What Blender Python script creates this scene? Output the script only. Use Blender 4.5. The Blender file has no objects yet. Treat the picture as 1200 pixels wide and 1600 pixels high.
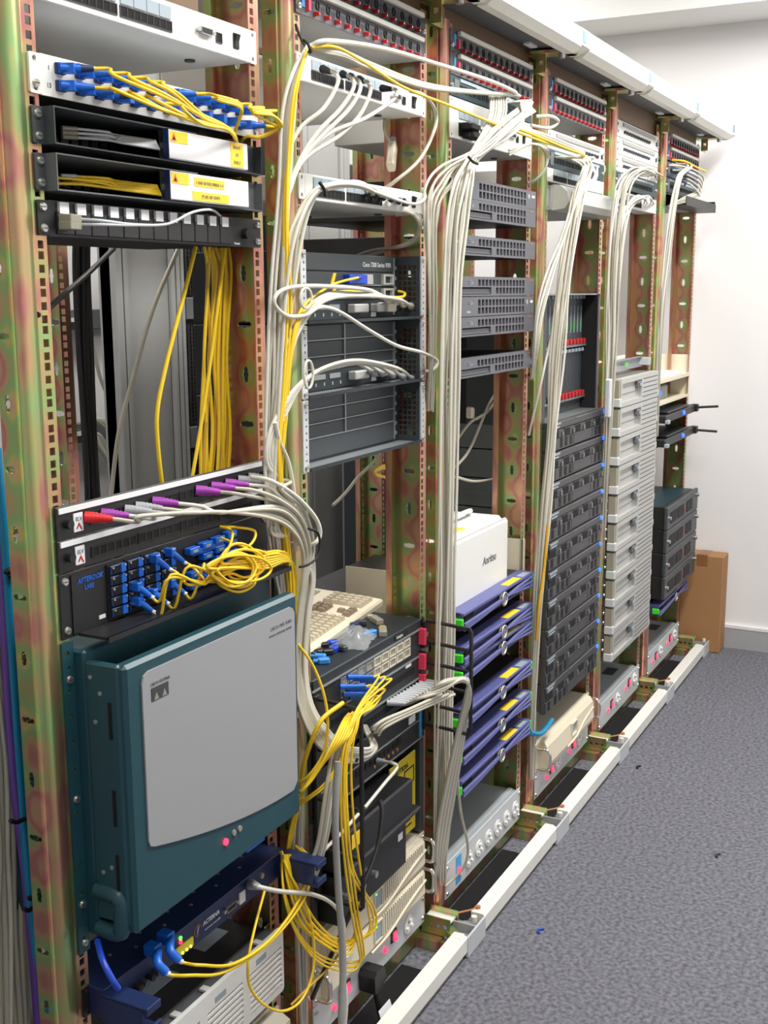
import bpy, bmesh, math, random
from mathutils import Vector, Matrix
from mathutils.geometry import tessellate_polygon
R_ = random.Random(7)
SC = bpy.context.scene
COL = SC.collection
PI = math.pi
# ------------------------------------------------------------------ camera
FPX, YAW, PITCH, ROLL = 1820.7, 0.47574, 0.18671, 0.0045926
CAM = Vector((-1.08317, -1.02317, 1.45))
cy, sy, cp, sp = math.cos(YAW), math.sin(YAW), math.cos(PITCH), math.sin(PITCH)
CF = Vector((cp*cy, cp*sy, -sp))
_r = CF.cross(Vector((0, 0, 1))).normalized(); _d = CF.cross(_r)
CR = _r*math.cos(ROLL) + _d*math.sin(ROLL)
CD = -_r*math.sin(ROLL) + _d*math.cos(ROLL)
camd = bpy.data.cameras.new('camera'); camo = bpy.data.objects.new('camera', camd); COL.objects.link(camo)
camd.sensor_fit = 'VERTICAL'; camd.sensor_height = 24.0; camd.lens = FPX/1600*24.0
camd.clip_start = 0.02
camo.matrix_world = Matrix(((CR.x, -CD.x, -CF.x, CAM.x), (CR.y, -CD.y, -CF.y, CAM.y), (CR.z, -CD.z, -CF.z, CAM.z), (0, 0, 0, 1)))
SC.camera = camo
# ------------------------------------------------------------------ world, lights, exposure
w = bpy.data.worlds.new('world'); SC.world = w; w.use_nodes = True
w.node_tree.nodes['Background'].inputs[0].default_value = (0.9, 0.95, 1, 1)
w.node_tree.nodes['Background'].inputs[1].default_value = 0.1
SC.view_settings.view_transform = 'Standard'; SC.view_settings.look = 'None'
SC.view_settings.gamma = 1; SC.view_settings.use_curve_mapping = False
SC.view_settings.exposure = 0.15
CEIL = 2.75
LIGHTS = [(-0.55, -0.8, 1.2, 0.3, 15), (0.95, -0.8, 1.2, 0.3, 34), (2.45, -0.8, 1.2, 0.3, 44), (0.6, 0.95, 1.2, 0.3, 24), (2.6, 0.95, 1.2, 0.3, 24)]
for (lx, ly, ll, lw, le) in LIGHTS:
    ld = bpy.data.lights.new('ceiling_tube_light', 'AREA'); ld.shape = 'RECTANGLE'; ld.size = ll; ld.size_y = lw
    ld.energy = le; ld.color = (1.0, 0.985, 0.95)
    lo = bpy.data.objects.new('ceiling_tube_light', ld); COL.objects.link(lo); lo.location = (lx, ly, CEIL-0.09)
# ------------------------------------------------------------------ pixel helper: direction from pixel, distance from the plane it lies on
def ray(px, py): return CR*((px-600)/FPX) + CD*((py-800)/FPX) + CF
def P(px, py, y=0.0):
    v = ray(px, py); return CAM + v*((y-CAM.y)/v.y)
def PZ(px, py, z=0.0):
    v = ray(px, py); return CAM + v*((z-CAM.z)/v.z)
# ------------------------------------------------------------------ materials
MATS = {}
def mat(name, col, rough=0.5, metal=0.0, var=0.06, scale=40.0, emit=0, spec=0.5, bump=0.0, alpha=1.0, coat=0.0):
    m = bpy.data.materials.new(name); m.use_nodes = True; nt = m.node_tree; b = nt.nodes['Principled BSDF']
    b.inputs['Roughness'].default_value = rough; b.inputs['Metallic'].default_value = metal
    b.inputs['Specular IOR Level'].default_value = spec
    if coat: b.inputs['Coat Weight'].default_value = coat
    c = (col[0], col[1], col[2], 1)
    tc = nt.nodes.new('ShaderNodeTexCoord'); n = nt.nodes.new('ShaderNodeTexNoise'); n.inputs['Scale'].default_value = scale; n.inputs['Detail'].default_value = 3
    nt.links.new(tc.outputs['Object'], n.inputs['Vector'])
    mx = nt.nodes.new('ShaderNodeMix'); mx.data_type = 'RGBA'
    mx.inputs['A'].default_value = tuple(max(0, x*(1-var)) for x in c[:3])+(1,); mx.inputs['B'].default_value = tuple(min(1, x*(1+var)) for x in c[:3])+(1,)
    nt.links.new(n.outputs['Fac'], mx.inputs['Factor']); nt.links.new(mx.outputs['Result'], b.inputs['Base Color'])
    if bump:
        bp = nt.nodes.new('ShaderNodeBump'); bp.inputs['Strength'].default_value = bump; bp.inputs['Distance'].default_value = 0.002
        nt.links.new(n.outputs['Fac'], bp.inputs['Height']); nt.links.new(bp.outputs['Normal'], b.inputs['Normal'])
    if emit:
        b.inputs['Emission Color'].default_value = c; b.inputs['Emission Strength'].default_value = emit
    if alpha < 1: b.inputs['Alpha'].default_value = alpha
    MATS[name] = m; return m
def srgb(r, g, b): return tuple((x/255/12.92 if x/255 <= .04045 else ((x/255+.055)/1.055)**2.4) for x in (r, g, b))
for nm, c, kw in [
    ('wall', srgb(232, 230, 230), dict(rough=.8, var=.015, scale=6)), ('ceil', srgb(240, 240, 238), dict(rough=.85, var=.01)),
    ('baseboard', srgb(165, 165, 168), dict(rough=.6)), ('white', srgb(226, 226, 222), dict(rough=.4, var=.02)), ('railwhite', srgb(233, 232, 224), dict(rough=.38, var=.02)),
    ('offwhite', srgb(214, 213, 206), dict(rough=.45, var=.02)), ('beige', srgb(205, 198, 180), dict(rough=.5, var=.03)), ('key', srgb(190, 178, 154), dict(rough=.55)), ('keybrown', srgb(142, 124, 104), dict(rough=.55)),
    ('cream', srgb(222, 212, 188), dict(rough=.5, var=.02)), ('pdu', srgb(196, 200, 203), dict(rough=.42, var=.02)), ('pdutop', srgb(176, 184, 188), dict(rough=.4, metal=.2, var=.03)),
    ('black', srgb(30, 30, 32), dict(rough=.45)), ('blackmatte', srgb(22, 22, 24), dict(rough=.7)), ('void', srgb(8, 8, 9), dict(rough=.9)), ('charcoal', srgb(62, 66, 70), dict(rough=.45)),
    ('router', srgb(66, 72, 77), dict(rough=.45, metal=.2)), ('routerdark', srgb(40, 46, 50), dict(rough=.5, metal=.1)), ('sun', srgb(92, 92, 98), dict(rough=.5)), ('sundark', srgb(66, 66, 71), dict(rough=.5)),
    ('dell', srgb(70, 70, 72), dict(rough=.45, metal=.15)), ('delllight', srgb(120, 120, 122), dict(rough=.4, metal=.3)), ('silver', srgb(184, 184, 180), dict(rough=.42, metal=.25, var=.02)), ('silverdark', srgb(120, 120, 116), dict(rough=.5, metal=.2)),
    ('purple', srgb(88, 92, 146), dict(rough=.4)), ('purpledark', srgb(60, 62, 108), dict(rough=.45)), ('green', srgb(60, 215, 40), dict(rough=.4)), ('teal', srgb(31, 72, 82), dict(rough=.38, var=.04)), ('tealdark', srgb(24, 54, 63), dict(rough=.45)),
    ('doorgrey', srgb(158, 159, 162), dict(rough=.5, var=.03, scale=300, bump=.05)), ('navy', srgb(30, 46, 88), dict(rough=.4)), ('bluecon', srgb(22, 100, 205), dict(rough=.35)), ('blueconlight', srgb(60, 150, 230), dict(rough=.35)),
    ('yellow', srgb(244, 205, 40), dict(rough=.4, var=.03)), ('yellowdk', srgb(206, 160, 40), dict(rough=.45)), ('greycable', srgb(192, 188, 171), dict(rough=.42, var=.03)), ('greycable2', srgb(174, 170, 155), dict(rough=.42, var=.03)), ('whitecable', srgb(214, 211, 199), dict(rough=.4, var=.02)), ('midgrey', srgb(150, 150, 148), dict(rough=.45)),
    ('bluecable', srgb(20, 130, 175), dict(rough=.4)), ('violetcable', srgb(106, 72, 160), dict(rough=.4)), ('greencable', srgb(90, 190, 130), dict(rough=.4)), ('cobalt', srgb(30, 70, 190), dict(rough=.35)),
    ('purpleboot', srgb(160, 60, 170), dict(rough=.45)), ('redboot', srgb(225, 40, 45), dict(rough=.45)), ('greyboot', srgb(168, 170, 174), dict(rough=.45)), ('red', srgb(185, 35, 40), dict(rough=.4)),
    ('labelwhite', srgb(236, 237, 240), dict(rough=.5, var=.01)), ('labelyellow', srgb(244, 205, 50), dict(rough=.5)), ('labelblue', srgb(120, 150, 205), dict(rough=.5)), ('labelgrey', srgb(152, 166, 175), dict(rough=.5, var=.02)), ('pinklabel', srgb(228, 60, 90), dict(rough=.5)), ('cyanlabel', srgb(70, 160, 215), dict(rough=.5)), ('steel', srgb(205, 205, 205), dict(rough=.28, metal=.9)), ('chrome', srgb(225, 225, 222), dict(rough=.15, metal=1)), ('alu', srgb(160, 165, 168), dict(rough=.4, metal=.5)), ('pinkpaint', srgb(200, 120, 120), dict(rough=.5)),
    ('cabgrey', srgb(148, 148, 146), dict(rough=.55, var=.03)), ('cabdark', srgb(98, 100, 103), dict(rough=.55)), ('cablight', srgb(188, 188, 184), dict(rough=.55)), ('mesh', srgb(24, 25, 27), dict(rough=.6)), ('darkdrawer', srgb(66, 72, 74), dict(rough=.5)),
    ('dellside', srgb(112, 118, 118), dict(rough=.45, metal=.3)), ('card', srgb(162, 119, 78), dict(rough=.8, var=.06, scale=14)), ('card2', srgb(150, 112, 72), dict(rough=.8, var=.06, scale=14)), ('tape', srgb(140, 92, 54), dict(rough=.35)), ('slot', srgb(14, 14, 16), dict(rough=.95)), ('bag', srgb(225, 228, 230), dict(rough=.15, alpha=.3)), ('plasticclear', srgb(176, 176, 180), dict(rough=.2, alpha=.72)), ('textgrey', srgb(100, 104, 110), dict(rough=.6)), ('texthite', srgb(225, 228, 230), dict(rough=.6)), ('warnyellow', srgb(190, 170, 30), dict(rough=.5)), ('taupe', srgb(150, 145, 130), dict(rough=.5)), ('copper', srgb(184, 120, 76), dict(rough=.5)), ('orange', srgb(230, 110, 50), dict(rough=.5)), ('brownpanel', srgb(112, 88, 66), dict(rough=.5, metal=.3)),
]: mat(nm, c, **kw)
mat('led_red', (1, .03, .08), emit=2.2, var=0); mat('led_blue', (.03, .12, 1), emit=2.2, var=0); mat('led_green', (.1, 1, .1), emit=2, var=0); mat('led_amber', (1, .8, .1), emit=1.5, var=0); mat('lcd', srgb(190, 180, 50), emit=.25, var=.02)
mat('tube_glow', (1, .99, .96), emit=3.0, var=0)
def zinc_mat(name, ring, cy0=.038):
    m = bpy.data.materials.new(name); m.use_nodes = True; nt = m.node_tree; b = nt.nodes['Principled BSDF']; L = nt.links.new
    tc = nt.nodes.new('ShaderNodeTexCoord'); mp = nt.nodes.new('ShaderNodeMapping'); mp.inputs['Scale'].default_value = (22, 22, 3.5)
    L(tc.outputs['Object'], mp.inputs['Vector'])
    n = nt.nodes.new('ShaderNodeTexNoise'); n.inputs['Scale'].default_value = 1; n.inputs['Detail'].default_value = 2; n.inputs['Roughness'].default_value = .4; L(mp.outputs[0], n.inputs['Vector'])
    n2 = nt.nodes.new('ShaderNodeTexNoise'); n2.inputs['Scale'].default_value = 3.2; n2.inputs['Detail'].default_value = 1
    L(tc.outputs['Object'], n2.inputs['Vector'])
    sx = nt.nodes.new('ShaderNodeSeparateXYZ'); L(tc.outputs['Object'], sx.inputs[0])
    def math_(op, a, bb):
        k = nt.nodes.new('ShaderNodeMath'); k.operation = op
        for i, v in enumerate((a, bb)):
            if v is None: continue
            if isinstance(v, (int, float)): k.inputs[i].default_value = v
            else: L(v, k.inputs[i])
        return k.outputs[0]
    base = math_('ADD', math_('MULTIPLY', n.outputs['Fac'], .75), math_('MULTIPLY', n2.outputs['Fac'], .35))
    if ring:
        # coating is a different film colour around each key hole (pitch 80 mm, centred 38 mm behind the front)
        zz = math_('SUBTRACT', math_('FRACT', math_('DIVIDE', sx.outputs['Z'], .08), None), .5)
        dz = math_('MULTIPLY', zz, 3.4)
        dy = math_('MULTIPLY', math_('SUBTRACT', sx.outputs['Y'], cy0), 36)
        d2 = math_('ADD', math_('MULTIPLY', dz, dz), math_('MULTIPLY', dy, dy))
        g = math_('POWER', 2.718, math_('MULTIPLY', d2, -1.5))
        base = math_('ADD', math_('MULTIPLY', base, .8), math_('MULTIPLY', g, .16))
    base = math_('FRACT', math_('ADD', math_('MULTIPLY', base, 3.1), .05 if ring else .9), None)
    cr = nt.nodes.new('ShaderNodeValToRGB'); e = cr.color_ramp.elements
    e[0].position = 0; e[0].color = (*srgb(218, 188, 138), 1); e[1].position = 1; e[1].color = (*srgb(218, 188, 138), 1)
    for p_, c_ in ((.16, (220, 172, 140)), (.32, (200, 134, 128)), (.46, (204, 172, 128)), (.6, (176, 186, 124)), (.74, (158, 196, 132)), (.88, (206, 196, 122))):
        q = e.new(p_); q.color = (*srgb(*c_), 1)
    L(base, cr.inputs[0]); L(cr.outputs[0], b.inputs['Base Color'])
    b.inputs['Metallic'].default_value = .85; b.inputs['Roughness'].default_value = .3
    MATS[name] = m
zinc_mat('zinc', True); zinc_mat('zincleft', True, .021); zinc_mat('zincplain', False)
def carpet_mat():
    m = bpy.data.materials.new('carpet'); m.use_nodes = True; nt = m.node_tree; b = nt.nodes['Principled BSDF']; L = nt.links.new
    tc = nt.nodes.new('ShaderNodeTexCoord')
    n = nt.nodes.new('ShaderNodeTexNoise'); n.inputs['Scale'].default_value = 700; n.inputs['Detail'].default_value = 3; L(tc.outputs['Object'], n.inputs['Vector'])
    n2 = nt.nodes.new('ShaderNodeTexNoise'); n2.inputs['Scale'].default_value = 95; n2.inputs['Detail'].default_value = 5; L(tc.outputs['Object'], n2.inputs['Vector'])
    mx = nt.nodes.new('ShaderNodeMath'); mx.operation = 'ADD'; L(n.outputs['Fac'], mx.inputs[0]); L(n2.outputs['Fac'], mx.inputs[1])
    cr = nt.nodes.new('ShaderNodeValToRGB'); e = cr.color_ramp.elements
    e[0].position = .62; e[0].color = (*srgb(74, 74, 80), 1); e[1].position = 1.35; e[1].color = (*srgb(132, 132, 141), 1)
    e[1].position = 1.0; cr2 = nt.nodes.new('ShaderNodeMath'); cr2.operation = 'MULTIPLY'; cr2.inputs[1].default_value = .82; L(mx.outputs[0], cr2.inputs[0])
    L(cr2.outputs[0], cr.inputs[0]); L(cr.outputs[0], b.inputs['Base Color']); b.inputs['Roughness'].default_value = .95; b.inputs['Specular IOR Level'].default_value = .1
    bp = nt.nodes.new('ShaderNodeBump'); bp.inputs['Strength'].default_value = .25; bp.inputs['Distance'].default_value = .002; L(n.outputs['Fac'], bp.inputs['Height']); L(bp.outputs[0], b.inputs['Normal'])
    MATS['carpet'] = m
carpet_mat()
# ------------------------------------------------------------------ mesh builder
class MB:
    def __init__(s): s.v = []; s.f = []; s.m = []; s.mi = []; s.sm = []
    def _mi(s, m):
        if m not in s.m: s.m.append(m)
        return s.m.index(m)
    def add(s, vs, fs, m, smooth=False):
        o = len(s.v); s.v += [tuple(q) for q in vs]; k = s._mi(m)
        for f in fs: s.f.append([i+o for i in f]); s.mi.append(k); s.sm.append(smooth)
        return s
    def box(s, x0, x1, y0, y1, z0, z1, m, b=0.0):
        if b > 0:
            vs = []; X = (x0, x1); Y = (y0, y1); Z = (z0, z1)
            idx = {}
            for i in (0, 1):
                for j in (0, 1):
                    for k in (0, 1):
                        sx_, sy_, sz_ = (1 if i == 0 else -1), (1 if j == 0 else -1), (1 if k == 0 else -1)
                        for a in range(3):
                            p = [X[i], Y[j], Z[k]]
                            for q, sg in ((0, sx_), (1, sy_), (2, sz_)):
                                if q != a: p[q] += sg*b
                            idx[i, j, k, a] = len(vs); vs.append(p)
            fs = []
            for a in range(3):
                o1, o2 = [q for q in range(3) if q != a]
                for v in (0, 1):
                    q = []
                    for (c, d) in ((0, 0), (1, 0), (1, 1), (0, 1)):
                        t = [0, 0, 0]; t[a] = v; t[o1] = c; t[o2] = d; q.append(idx[t[0], t[1], t[2], a])
                    fs.append(q)
            for a in range(3):   # edges along axis a
                o1, o2 = [q for q in range(3) if q != a]
                for c in (0, 1):
                    for d in (0, 1):
                        t0 = [0, 0, 0]; t0[o1] = c; t0[o2] = d; t1 = list(t0); t1[a] = 1
                        fs.append([idx[(*t0, o1)], idx[(*t1, o1)], idx[(*t1, o2)], idx[(*t0, o2)]])
            for i in (0, 1):
                for j in (0, 1):
                    for k in (0, 1): fs.append([idx[i, j, k, 0], idx[i, j, k, 1], idx[i, j, k, 2]])
            return s.add(vs, fs, m)
        return s.add([(x0, y0, z0), (x1, y0, z0), (x1, y1, z0), (x0, y1, z0), (x0, y0, z1), (x1, y0, z1), (x1, y1, z1), (x0, y1, z1)],
                     [(0, 3, 2, 1), (4, 5, 6, 7), (0, 1, 5, 4), (1, 2, 6, 5), (2, 3, 7, 6), (3, 0, 4, 7)], m)
    def cyl(s, p0, p1, r, m, n=10, r1=None, smooth=True):
        p0 = Vector(p0); p1 = Vector(p1); d = (p1-p0).normalized(); a = d.orthogonal().normalized(); b = d.cross(a); r1 = r if r1 is None else r1
        vs = []
        for p, rr in ((p0, r), (p1, r1)):
            for i in range(n): t = 2*PI*i/n; vs.append(p + a*math.cos(t)*rr + b*math.sin(t)*rr)
        s.add(vs, [(i, (i+1) % n, n+(i+1) % n, n+i) for i in range(n)], m, smooth)
        s.add(vs, [tuple(range(n-1, -1, -1)), tuple(range(n, 2*n))], m); return s
    def tube(s, pts, r, m, n=6, close=False):
        pts = [Vector(p) for p in pts]; N = len(pts); vs = []; prev = None
        for i, p in enumerate(pts):
            d = (pts[min(i+1, N-1)]-pts[max(i-1, 0)])
            if d.length < 1e-9: d = Vector((0, 0, 1))
            d.normalize()
            if prev is None: a = d.orthogonal().normalized()
            else:
                a = prev - d*prev.dot(d)
                a = a.normalized() if a.length > 1e-6 else d.orthogonal().normalized()
            prev = a; b = d.cross(a)
            rr = r[i] if isinstance(r, (list, tuple)) else r
            for k in range(n): t = 2*PI*k/n; vs.append(p + a*math.cos(t)*rr + b*math.sin(t)*rr)
        fs = [(i*n+k, i*n+(k+1) % n, (i+1)*n+(k+1) % n, (i+1)*n+k) for i in range(N-1) for k in range(n)]
        s.add(vs, fs, m, True); s.add(vs[:n]+vs[-n:], [tuple(range(n-1, -1, -1)), tuple(range(n, 2*n))], m); return s
    def prism(s, poly, to3, c0, c1, m, holes=(), smooth=False):
        loops = [list(poly)]+[list(h) for h in holes]
        tri = tessellate_polygon([[Vector((a, b, 0)) for a, b in L] for L in loops])
        flat = [q for L in loops for q in L]; n = len(flat)
        vs = [to3(a, b, c0) for a, b in flat]+[to3(a, b, c1) for a, b in flat]
        fs = [tuple(t) for t in tri]+[tuple(i+n for i in reversed(t)) for t in tri]; s.add(vs, fs, m)
        o = 0; sd = []
        for L in loops:
            k = len(L)
            for i in range(k): sd.append((o+i, o+(i+1) % k, n+o+(i+1) % k, n+o+i))
            o += k
        s.add(vs, sd, m, smooth); return s
    def sheet(s, prof, z0, z1, m, smooth=True):   # open polyline in xy extruded in z
        vs = [(x, y, z0) for x, y in prof]+[(x, y, z1) for x, y in prof]; n = len(prof)
        return s.add(vs, [(i, i+1, n+i+1, n+i) for i in range(n-1)], m, smooth)
    def mesh(s, name):
        me = bpy.data.meshes.new(name); me.from_pydata(s.v, [], s.f)
        for m in s.m: me.materials.append(MATS[m])
        me.polygons.foreach_set('material_index', s.mi); me.polygons.foreach_set('use_smooth', s.sm)
        bm = bmesh.new(); bm.from_mesh(me); bmesh.ops.recalc_face_normals(bm, faces=bm.faces); bm.to_mesh(me); bm.free()
        return me
def XZ(a, b, c): return (a, c, b)      # plate in the xz plane, thickness along y
def YZ(a, b, c): return (c, a, b)      # plate in the yz plane, thickness along x
def XY(a, b, c): return (a, b, c)
def rect(a0, a1, b0, b1): return [(a0, b0), (a1, b0), (a1, b1), (a0, b1)]
def rrect(a0, a1, b0, b1, r, n=4):
    o = []
    for cx, cz, t0 in ((a1-r, b0+r, -PI/2), (a1-r, b1-r, 0), (a0+r, b1-r, PI/2), (a0+r, b0+r, PI)):
        for i in range(n+1): t = t0+PI/2*i/n; o.append((cx+r*math.cos(t), cz+r*math.sin(t)))
    return o
def circ(cx, cz, r, n=10): return [(cx+r*math.cos(2*PI*i/n), cz+r*math.sin(2*PI*i/n)) for i in range(n)]
def ob(name, data, parent=None, loc=(0, 0, 0), rot=None):
    if isinstance(data, MB): data = data.mesh(name)
    o = bpy.data.objects.new(name, data); COL.objects.link(o); o.location = loc
    if rot: o.rotation_euler = rot
    if parent: o.parent = parent
    return o
def tag(o, label, cat, group=None, kind=None):
    if label: o['label'] = label
    if cat: o['category'] = cat
    if group: o['group'] = group
    if kind: o['kind'] = kind
    return o
def thing(name, label, cat, loc=(0, 0, 0), group=None, rot=None):
    return tag(ob(name, None, None, loc, rot), label, cat, group)
def struct(name, mb, parent=None, **k):
    o = ob(name, mb, parent, **k)
    if parent is None: o['kind'] = 'structure'
    return o
def dup(root, loc, label=None, group=None, rot=None):
    r = root.copy(); COL.objects.link(r); r.location = loc
    if rot: r.rotation_euler = rot
    if label: r['label'] = label
    if group: r['group'] = group
    for ch in list(root.children):
        c = ch.copy(); COL.objects.link(c); c.parent = r
        for g in list(ch.children):
            d = g.copy(); COL.objects.link(d); d.parent = c
    return r
def text(parent, s, size, loc, m, rot=(PI/2, 0, 0), align='LEFT', shear=0, name='lettering', bold=0.0):
    cu = bpy.data.curves.new(name, 'FONT'); cu.body = s; cu.size = size; cu.align_x = align; cu.shear = shear; cu.extrude = .0002; cu.offset = bold
    cu.resolution_u = 2
    t = bpy.data.objects.new(name, cu); COL.objects.link(t)
    dg = bpy.context.evaluated_depsgraph_get(); me = bpy.data.meshes.new_from_object(t.evaluated_get(dg))
    bpy.data.objects.remove(t); me.materials.clear(); me.materials.append(MATS[m])
    return ob(name, me, parent, loc, rot)
def screw_mesh():
    mb = MB(); mb.cyl((0, 0, 0), (0, -.003, 0), .0055, 'steel', 10, .0045); mb.box(-.0035, .0035, -.0034, -.003, -.0006, .0006, 'charcoal'); return mb.mesh('screw')
SCREW = screw_mesh()
def screws(t, pts, y=0.0):
    for (x, z) in pts: ob('screw', SCREW, t, (x, y, z))
def dim(*a):
    return a
RX = [0.6*i for i in range(6)]
PW = 0.4826
# ------------------------------------------------------------------ the room
WX = 3.69
def slab(name, x0, x1, y0, y1, z0, z1, m): return struct(name, MB().box(x0, x1, y0, y1, z0, z1, m))
slab('floor', -2.7, WX+.1, -2.4, 2.5, -.1, 0, 'carpet')
slab('ceiling', -2.7, WX+.1, -2.4, 2.5, CEIL, CEIL+.1, 'ceil')
slab('wall_end', WX, WX+.1, -2.4, 2.5, 0, CEIL, 'wall')
slab('wall_back', -2.7, WX, 2.4, 2.5, 0, CEIL, 'wall')
slab('wall_aisle', -2.7, WX, -2.4, -2.3, 0, CEIL, 'wall')
slab('wall_near', -2.7, -2.6, -2.3, 2.4, 0, CEIL, 'wall')
bx_ = PZ(1200, 0, 2.445).x
slab('trim_1', bx_, WX, -2.3, 2.4, 2.445, CEIL, 'ceil')
struct('baseboard_end', MB().box(WX-.014, WX, -2.3, 2.4, 0, .085, 'baseboard').box(WX-.016, WX, -2.3, 2.4, .085, .098, 'wall'))
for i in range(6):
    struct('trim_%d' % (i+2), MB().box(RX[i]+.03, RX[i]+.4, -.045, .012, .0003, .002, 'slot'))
for k, (lx, ly, ll, lw, le) in enumerate(LIGHTS):
    t = thing('ceiling_light', ('white fluorescent ceiling light above the aisle' if ly < 0 else 'white fluorescent ceiling light behind the racks'), 'light', (lx, ly, CEIL), 'fluorescent ceiling lights')
    ob('housing', MB().box(-ll/2-.03, ll/2+.03, -lw/2-.03, lw/2+.03, -.05, 0, 'white', .008), t)
    for yy in (-.07, .07): ob('tube', MB().cyl((-ll/2, yy, -.068), (ll/2, yy, -.068), .013, 'tube_glow', 10), t)
# ------------------------------------------------------------------ rack frames
ZB, ZT = .06, 1.985
def ladder(mb, xa, xb, y, m, zb=ZB, zt=ZT, hole=.0095, t=.002):
    # flange strip with square cage-nut holes, three to a rack unit
    xm = (xa+xb)/2; mb.box(xa, xm-hole/2, y, y+t, zb, zt, m); mb.box(xm+hole/2, xb, y, y+t, zb, zt, m)
    z = .0855; last = zb; k = 0
    while z + hole < zt:
        mb.box(xm-hole/2, xm+hole/2, y, y+t, last, z-hole/2, m); last = z+hole/2
        z += (.015875, .015875, .0127)[k % 3]; k += 1
    mb.box(xm-hole/2, xm+hole/2, y, y+t, last, zt, m)
def keyhole(cy_, cz_, vert, ks=1):
    o = []
    for i in range(24):
        t = 2*PI*i/24; r = .0055 + (.0075*max(0, abs(math.sin(t))-.75)/.25 if vert else .0075*max(0, abs(math.cos(t))-.75)/.25)
        o.append((cy_+ks*r*math.cos(t), cz_+ks*r*math.sin(t)))
    return o
def web(mb, x, y0, y1, m, t=.002, dy=.036, ks=1):
    z = ZB; k = 0
    zc = .08*1.5-.08+.0   # first hole centre
    zs = [ZB]+[.08*j for j in range(1, 25) if .08*j > ZB]+[ZT]
    for a, b in zip(zs[:-1], zs[1:]):
        c = (math.floor(a/.08+1e-6)+.5)*.08
        if a+.012 < c < b-.012:
            mb.prism(rect(y0, y1, a, b), YZ, x, x+t, m, holes=[keyhole((y0+dy), c, k % 2 == 0, ks)])
        else: mb.prism(rect(y0, y1, a, b), YZ, x, x+t, m)
        k += 1
def upright_left():
    mb = MB(); web(mb, -.047, .005, .031, 'zincleft', dy=.013, ks=.82)
    pr = [(-.047, .006), (-.0445, .004), (-.0445, .003)]+[(-.0325-.012*math.cos(t*PI/12), .003-.012*math.sin(t*PI/12)) for t in range(7)]+[(-.016, -.008), (-.012, -.001), (-.006, 0)]
    mb.sheet(pr, ZB, ZT, 'zincleft'); mb.sheet([(x+.0015, y+.0018) for x, y in pr], ZB, ZT, 'zincleft')
    ladder(mb, -.006, .016, 0, 'zincleft'); ladder(mb, -.045, -.02, .031, 'zincleft')
    return mb.mesh('upright')
def upright_right():
    mb = MB(); web(mb, .492, .002, .078, 'zinc'); ladder(mb, .4666, .4856, 0, 'zinc'); mb.box(.4856, .494, 0, .002, ZB, ZT, 'zinc')
    ladder(mb, .468, .492, .078, 'zinc'); mb.box(.4655, .468, .066, .08, ZB, ZT, 'zinc')
    return mb.mesh('upright')
UL, UR = upright_left(), upright_right()
def base_mesh():
    mb = MB(); mb.box(-.047, .5, .016, .075, .006, ZB, 'zincplain'); return mb.mesh('base_beam')
def top_mesh():
    mb = MB(); mb.box(-.044, .49, .012, .03, 1.955, 2.015, 'brownpanel'); mb.box(-.047, .494, .03, .075, ZT, 2.015, 'brownpanel'); return mb.mesh('top_beam')
def side_mesh():
    mb = MB(); mb.box(.47, .492, .08, .4, 0, .05, 'zincplain'); mb.box(-.047, -.025, .08, .4, 0, .05, 'zincplain'); mb.box(.47, .492, .08, .4, 1.99, 2.03, 'zincplain'); mb.box(-.047, -.025, .08, .4, 1.99, 2.03, 'zincplain'); return mb.mesh('side_rail')
def bracket_mesh():   # perforated angle bracket at top and foot of each gap
    mb = MB()
    def ang(zc, s):
        mb.prism(rect(.497, .56, zc-.022, zc+.022), XZ, -.008, -.005, 'zincplain', holes=[rect(.505+.018*k, .515+.018*k, zc-.005, zc+.005) for k in range(3)])
        mb.box(.497, .56, -.008, .02, zc+s*.022-.0015, zc+s*.022+.0015, 'zincplain')
        mb.prism(rect(-.03, -.008, zc-.022, zc+.022), YZ, .497, .5, 'zincplain', holes=[rect(-.023, -.014, zc-.005, zc+.005)])
    ang(1.985, 1)
    return mb.mesh('bracket')
def footbracket_mesh():
    mb = MB(); z0, z1 = .028, .07
    # two perforated angle plates standing out of the gap, a white channel between them
    for x in (.503, .548):
        mb.prism(rect(-.058, .012, z0, z1), YZ, x, x+.003, 'zincplain', holes=[rect(-.05+.018*k, -.041+.018*k, .044, .054) for k in range(3)])
    mb.box(.506, .548, -.052, .012, .052, .056, 'railwhite')
    mb.box(.49, .515, -.05, .02, .004, .02, 'zincplain')
    return mb.mesh('foot_bracket')
BASE, TOP, SIDE, BRK, FBR = base_mesh(), top_mesh(), side_mesh(), bracket_mesh(), footbracket_mesh()
RACKLAB = ['zinc-plated open rack holding the teal chassis', 'zinc-plated open rack holding the perforated-bracket routers and the keyboard', 'zinc-plated open rack holding the grey servers and purple servers',
           'zinc-plated open rack holding the black blue-lit servers', 'zinc-plated open rack holding the stack of silver servers', 'zinc-plated open rack beside the cardboard box and end wall']
for i in range(6):
    t = thing('equipment_rack', RACKLAB[i], 'rack', (RX[i], 0, 0), 'zinc-plated racks of the row')
    ob('upright', UL, t); ob('upright', UR, t); ob('upright', UR, t, (0, .4, 0))
    ob('base_beam', BASE, t); ob('base_beam', BASE, t, (0, .4, 0)); ob('top_beam', TOP, t); ob('top_beam', TOP, t, (0, .4, 0)); ob('side_rail', SIDE, t)
    ob('bracket', BRK, t); ob('foot_bracket', FBR, t)
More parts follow.
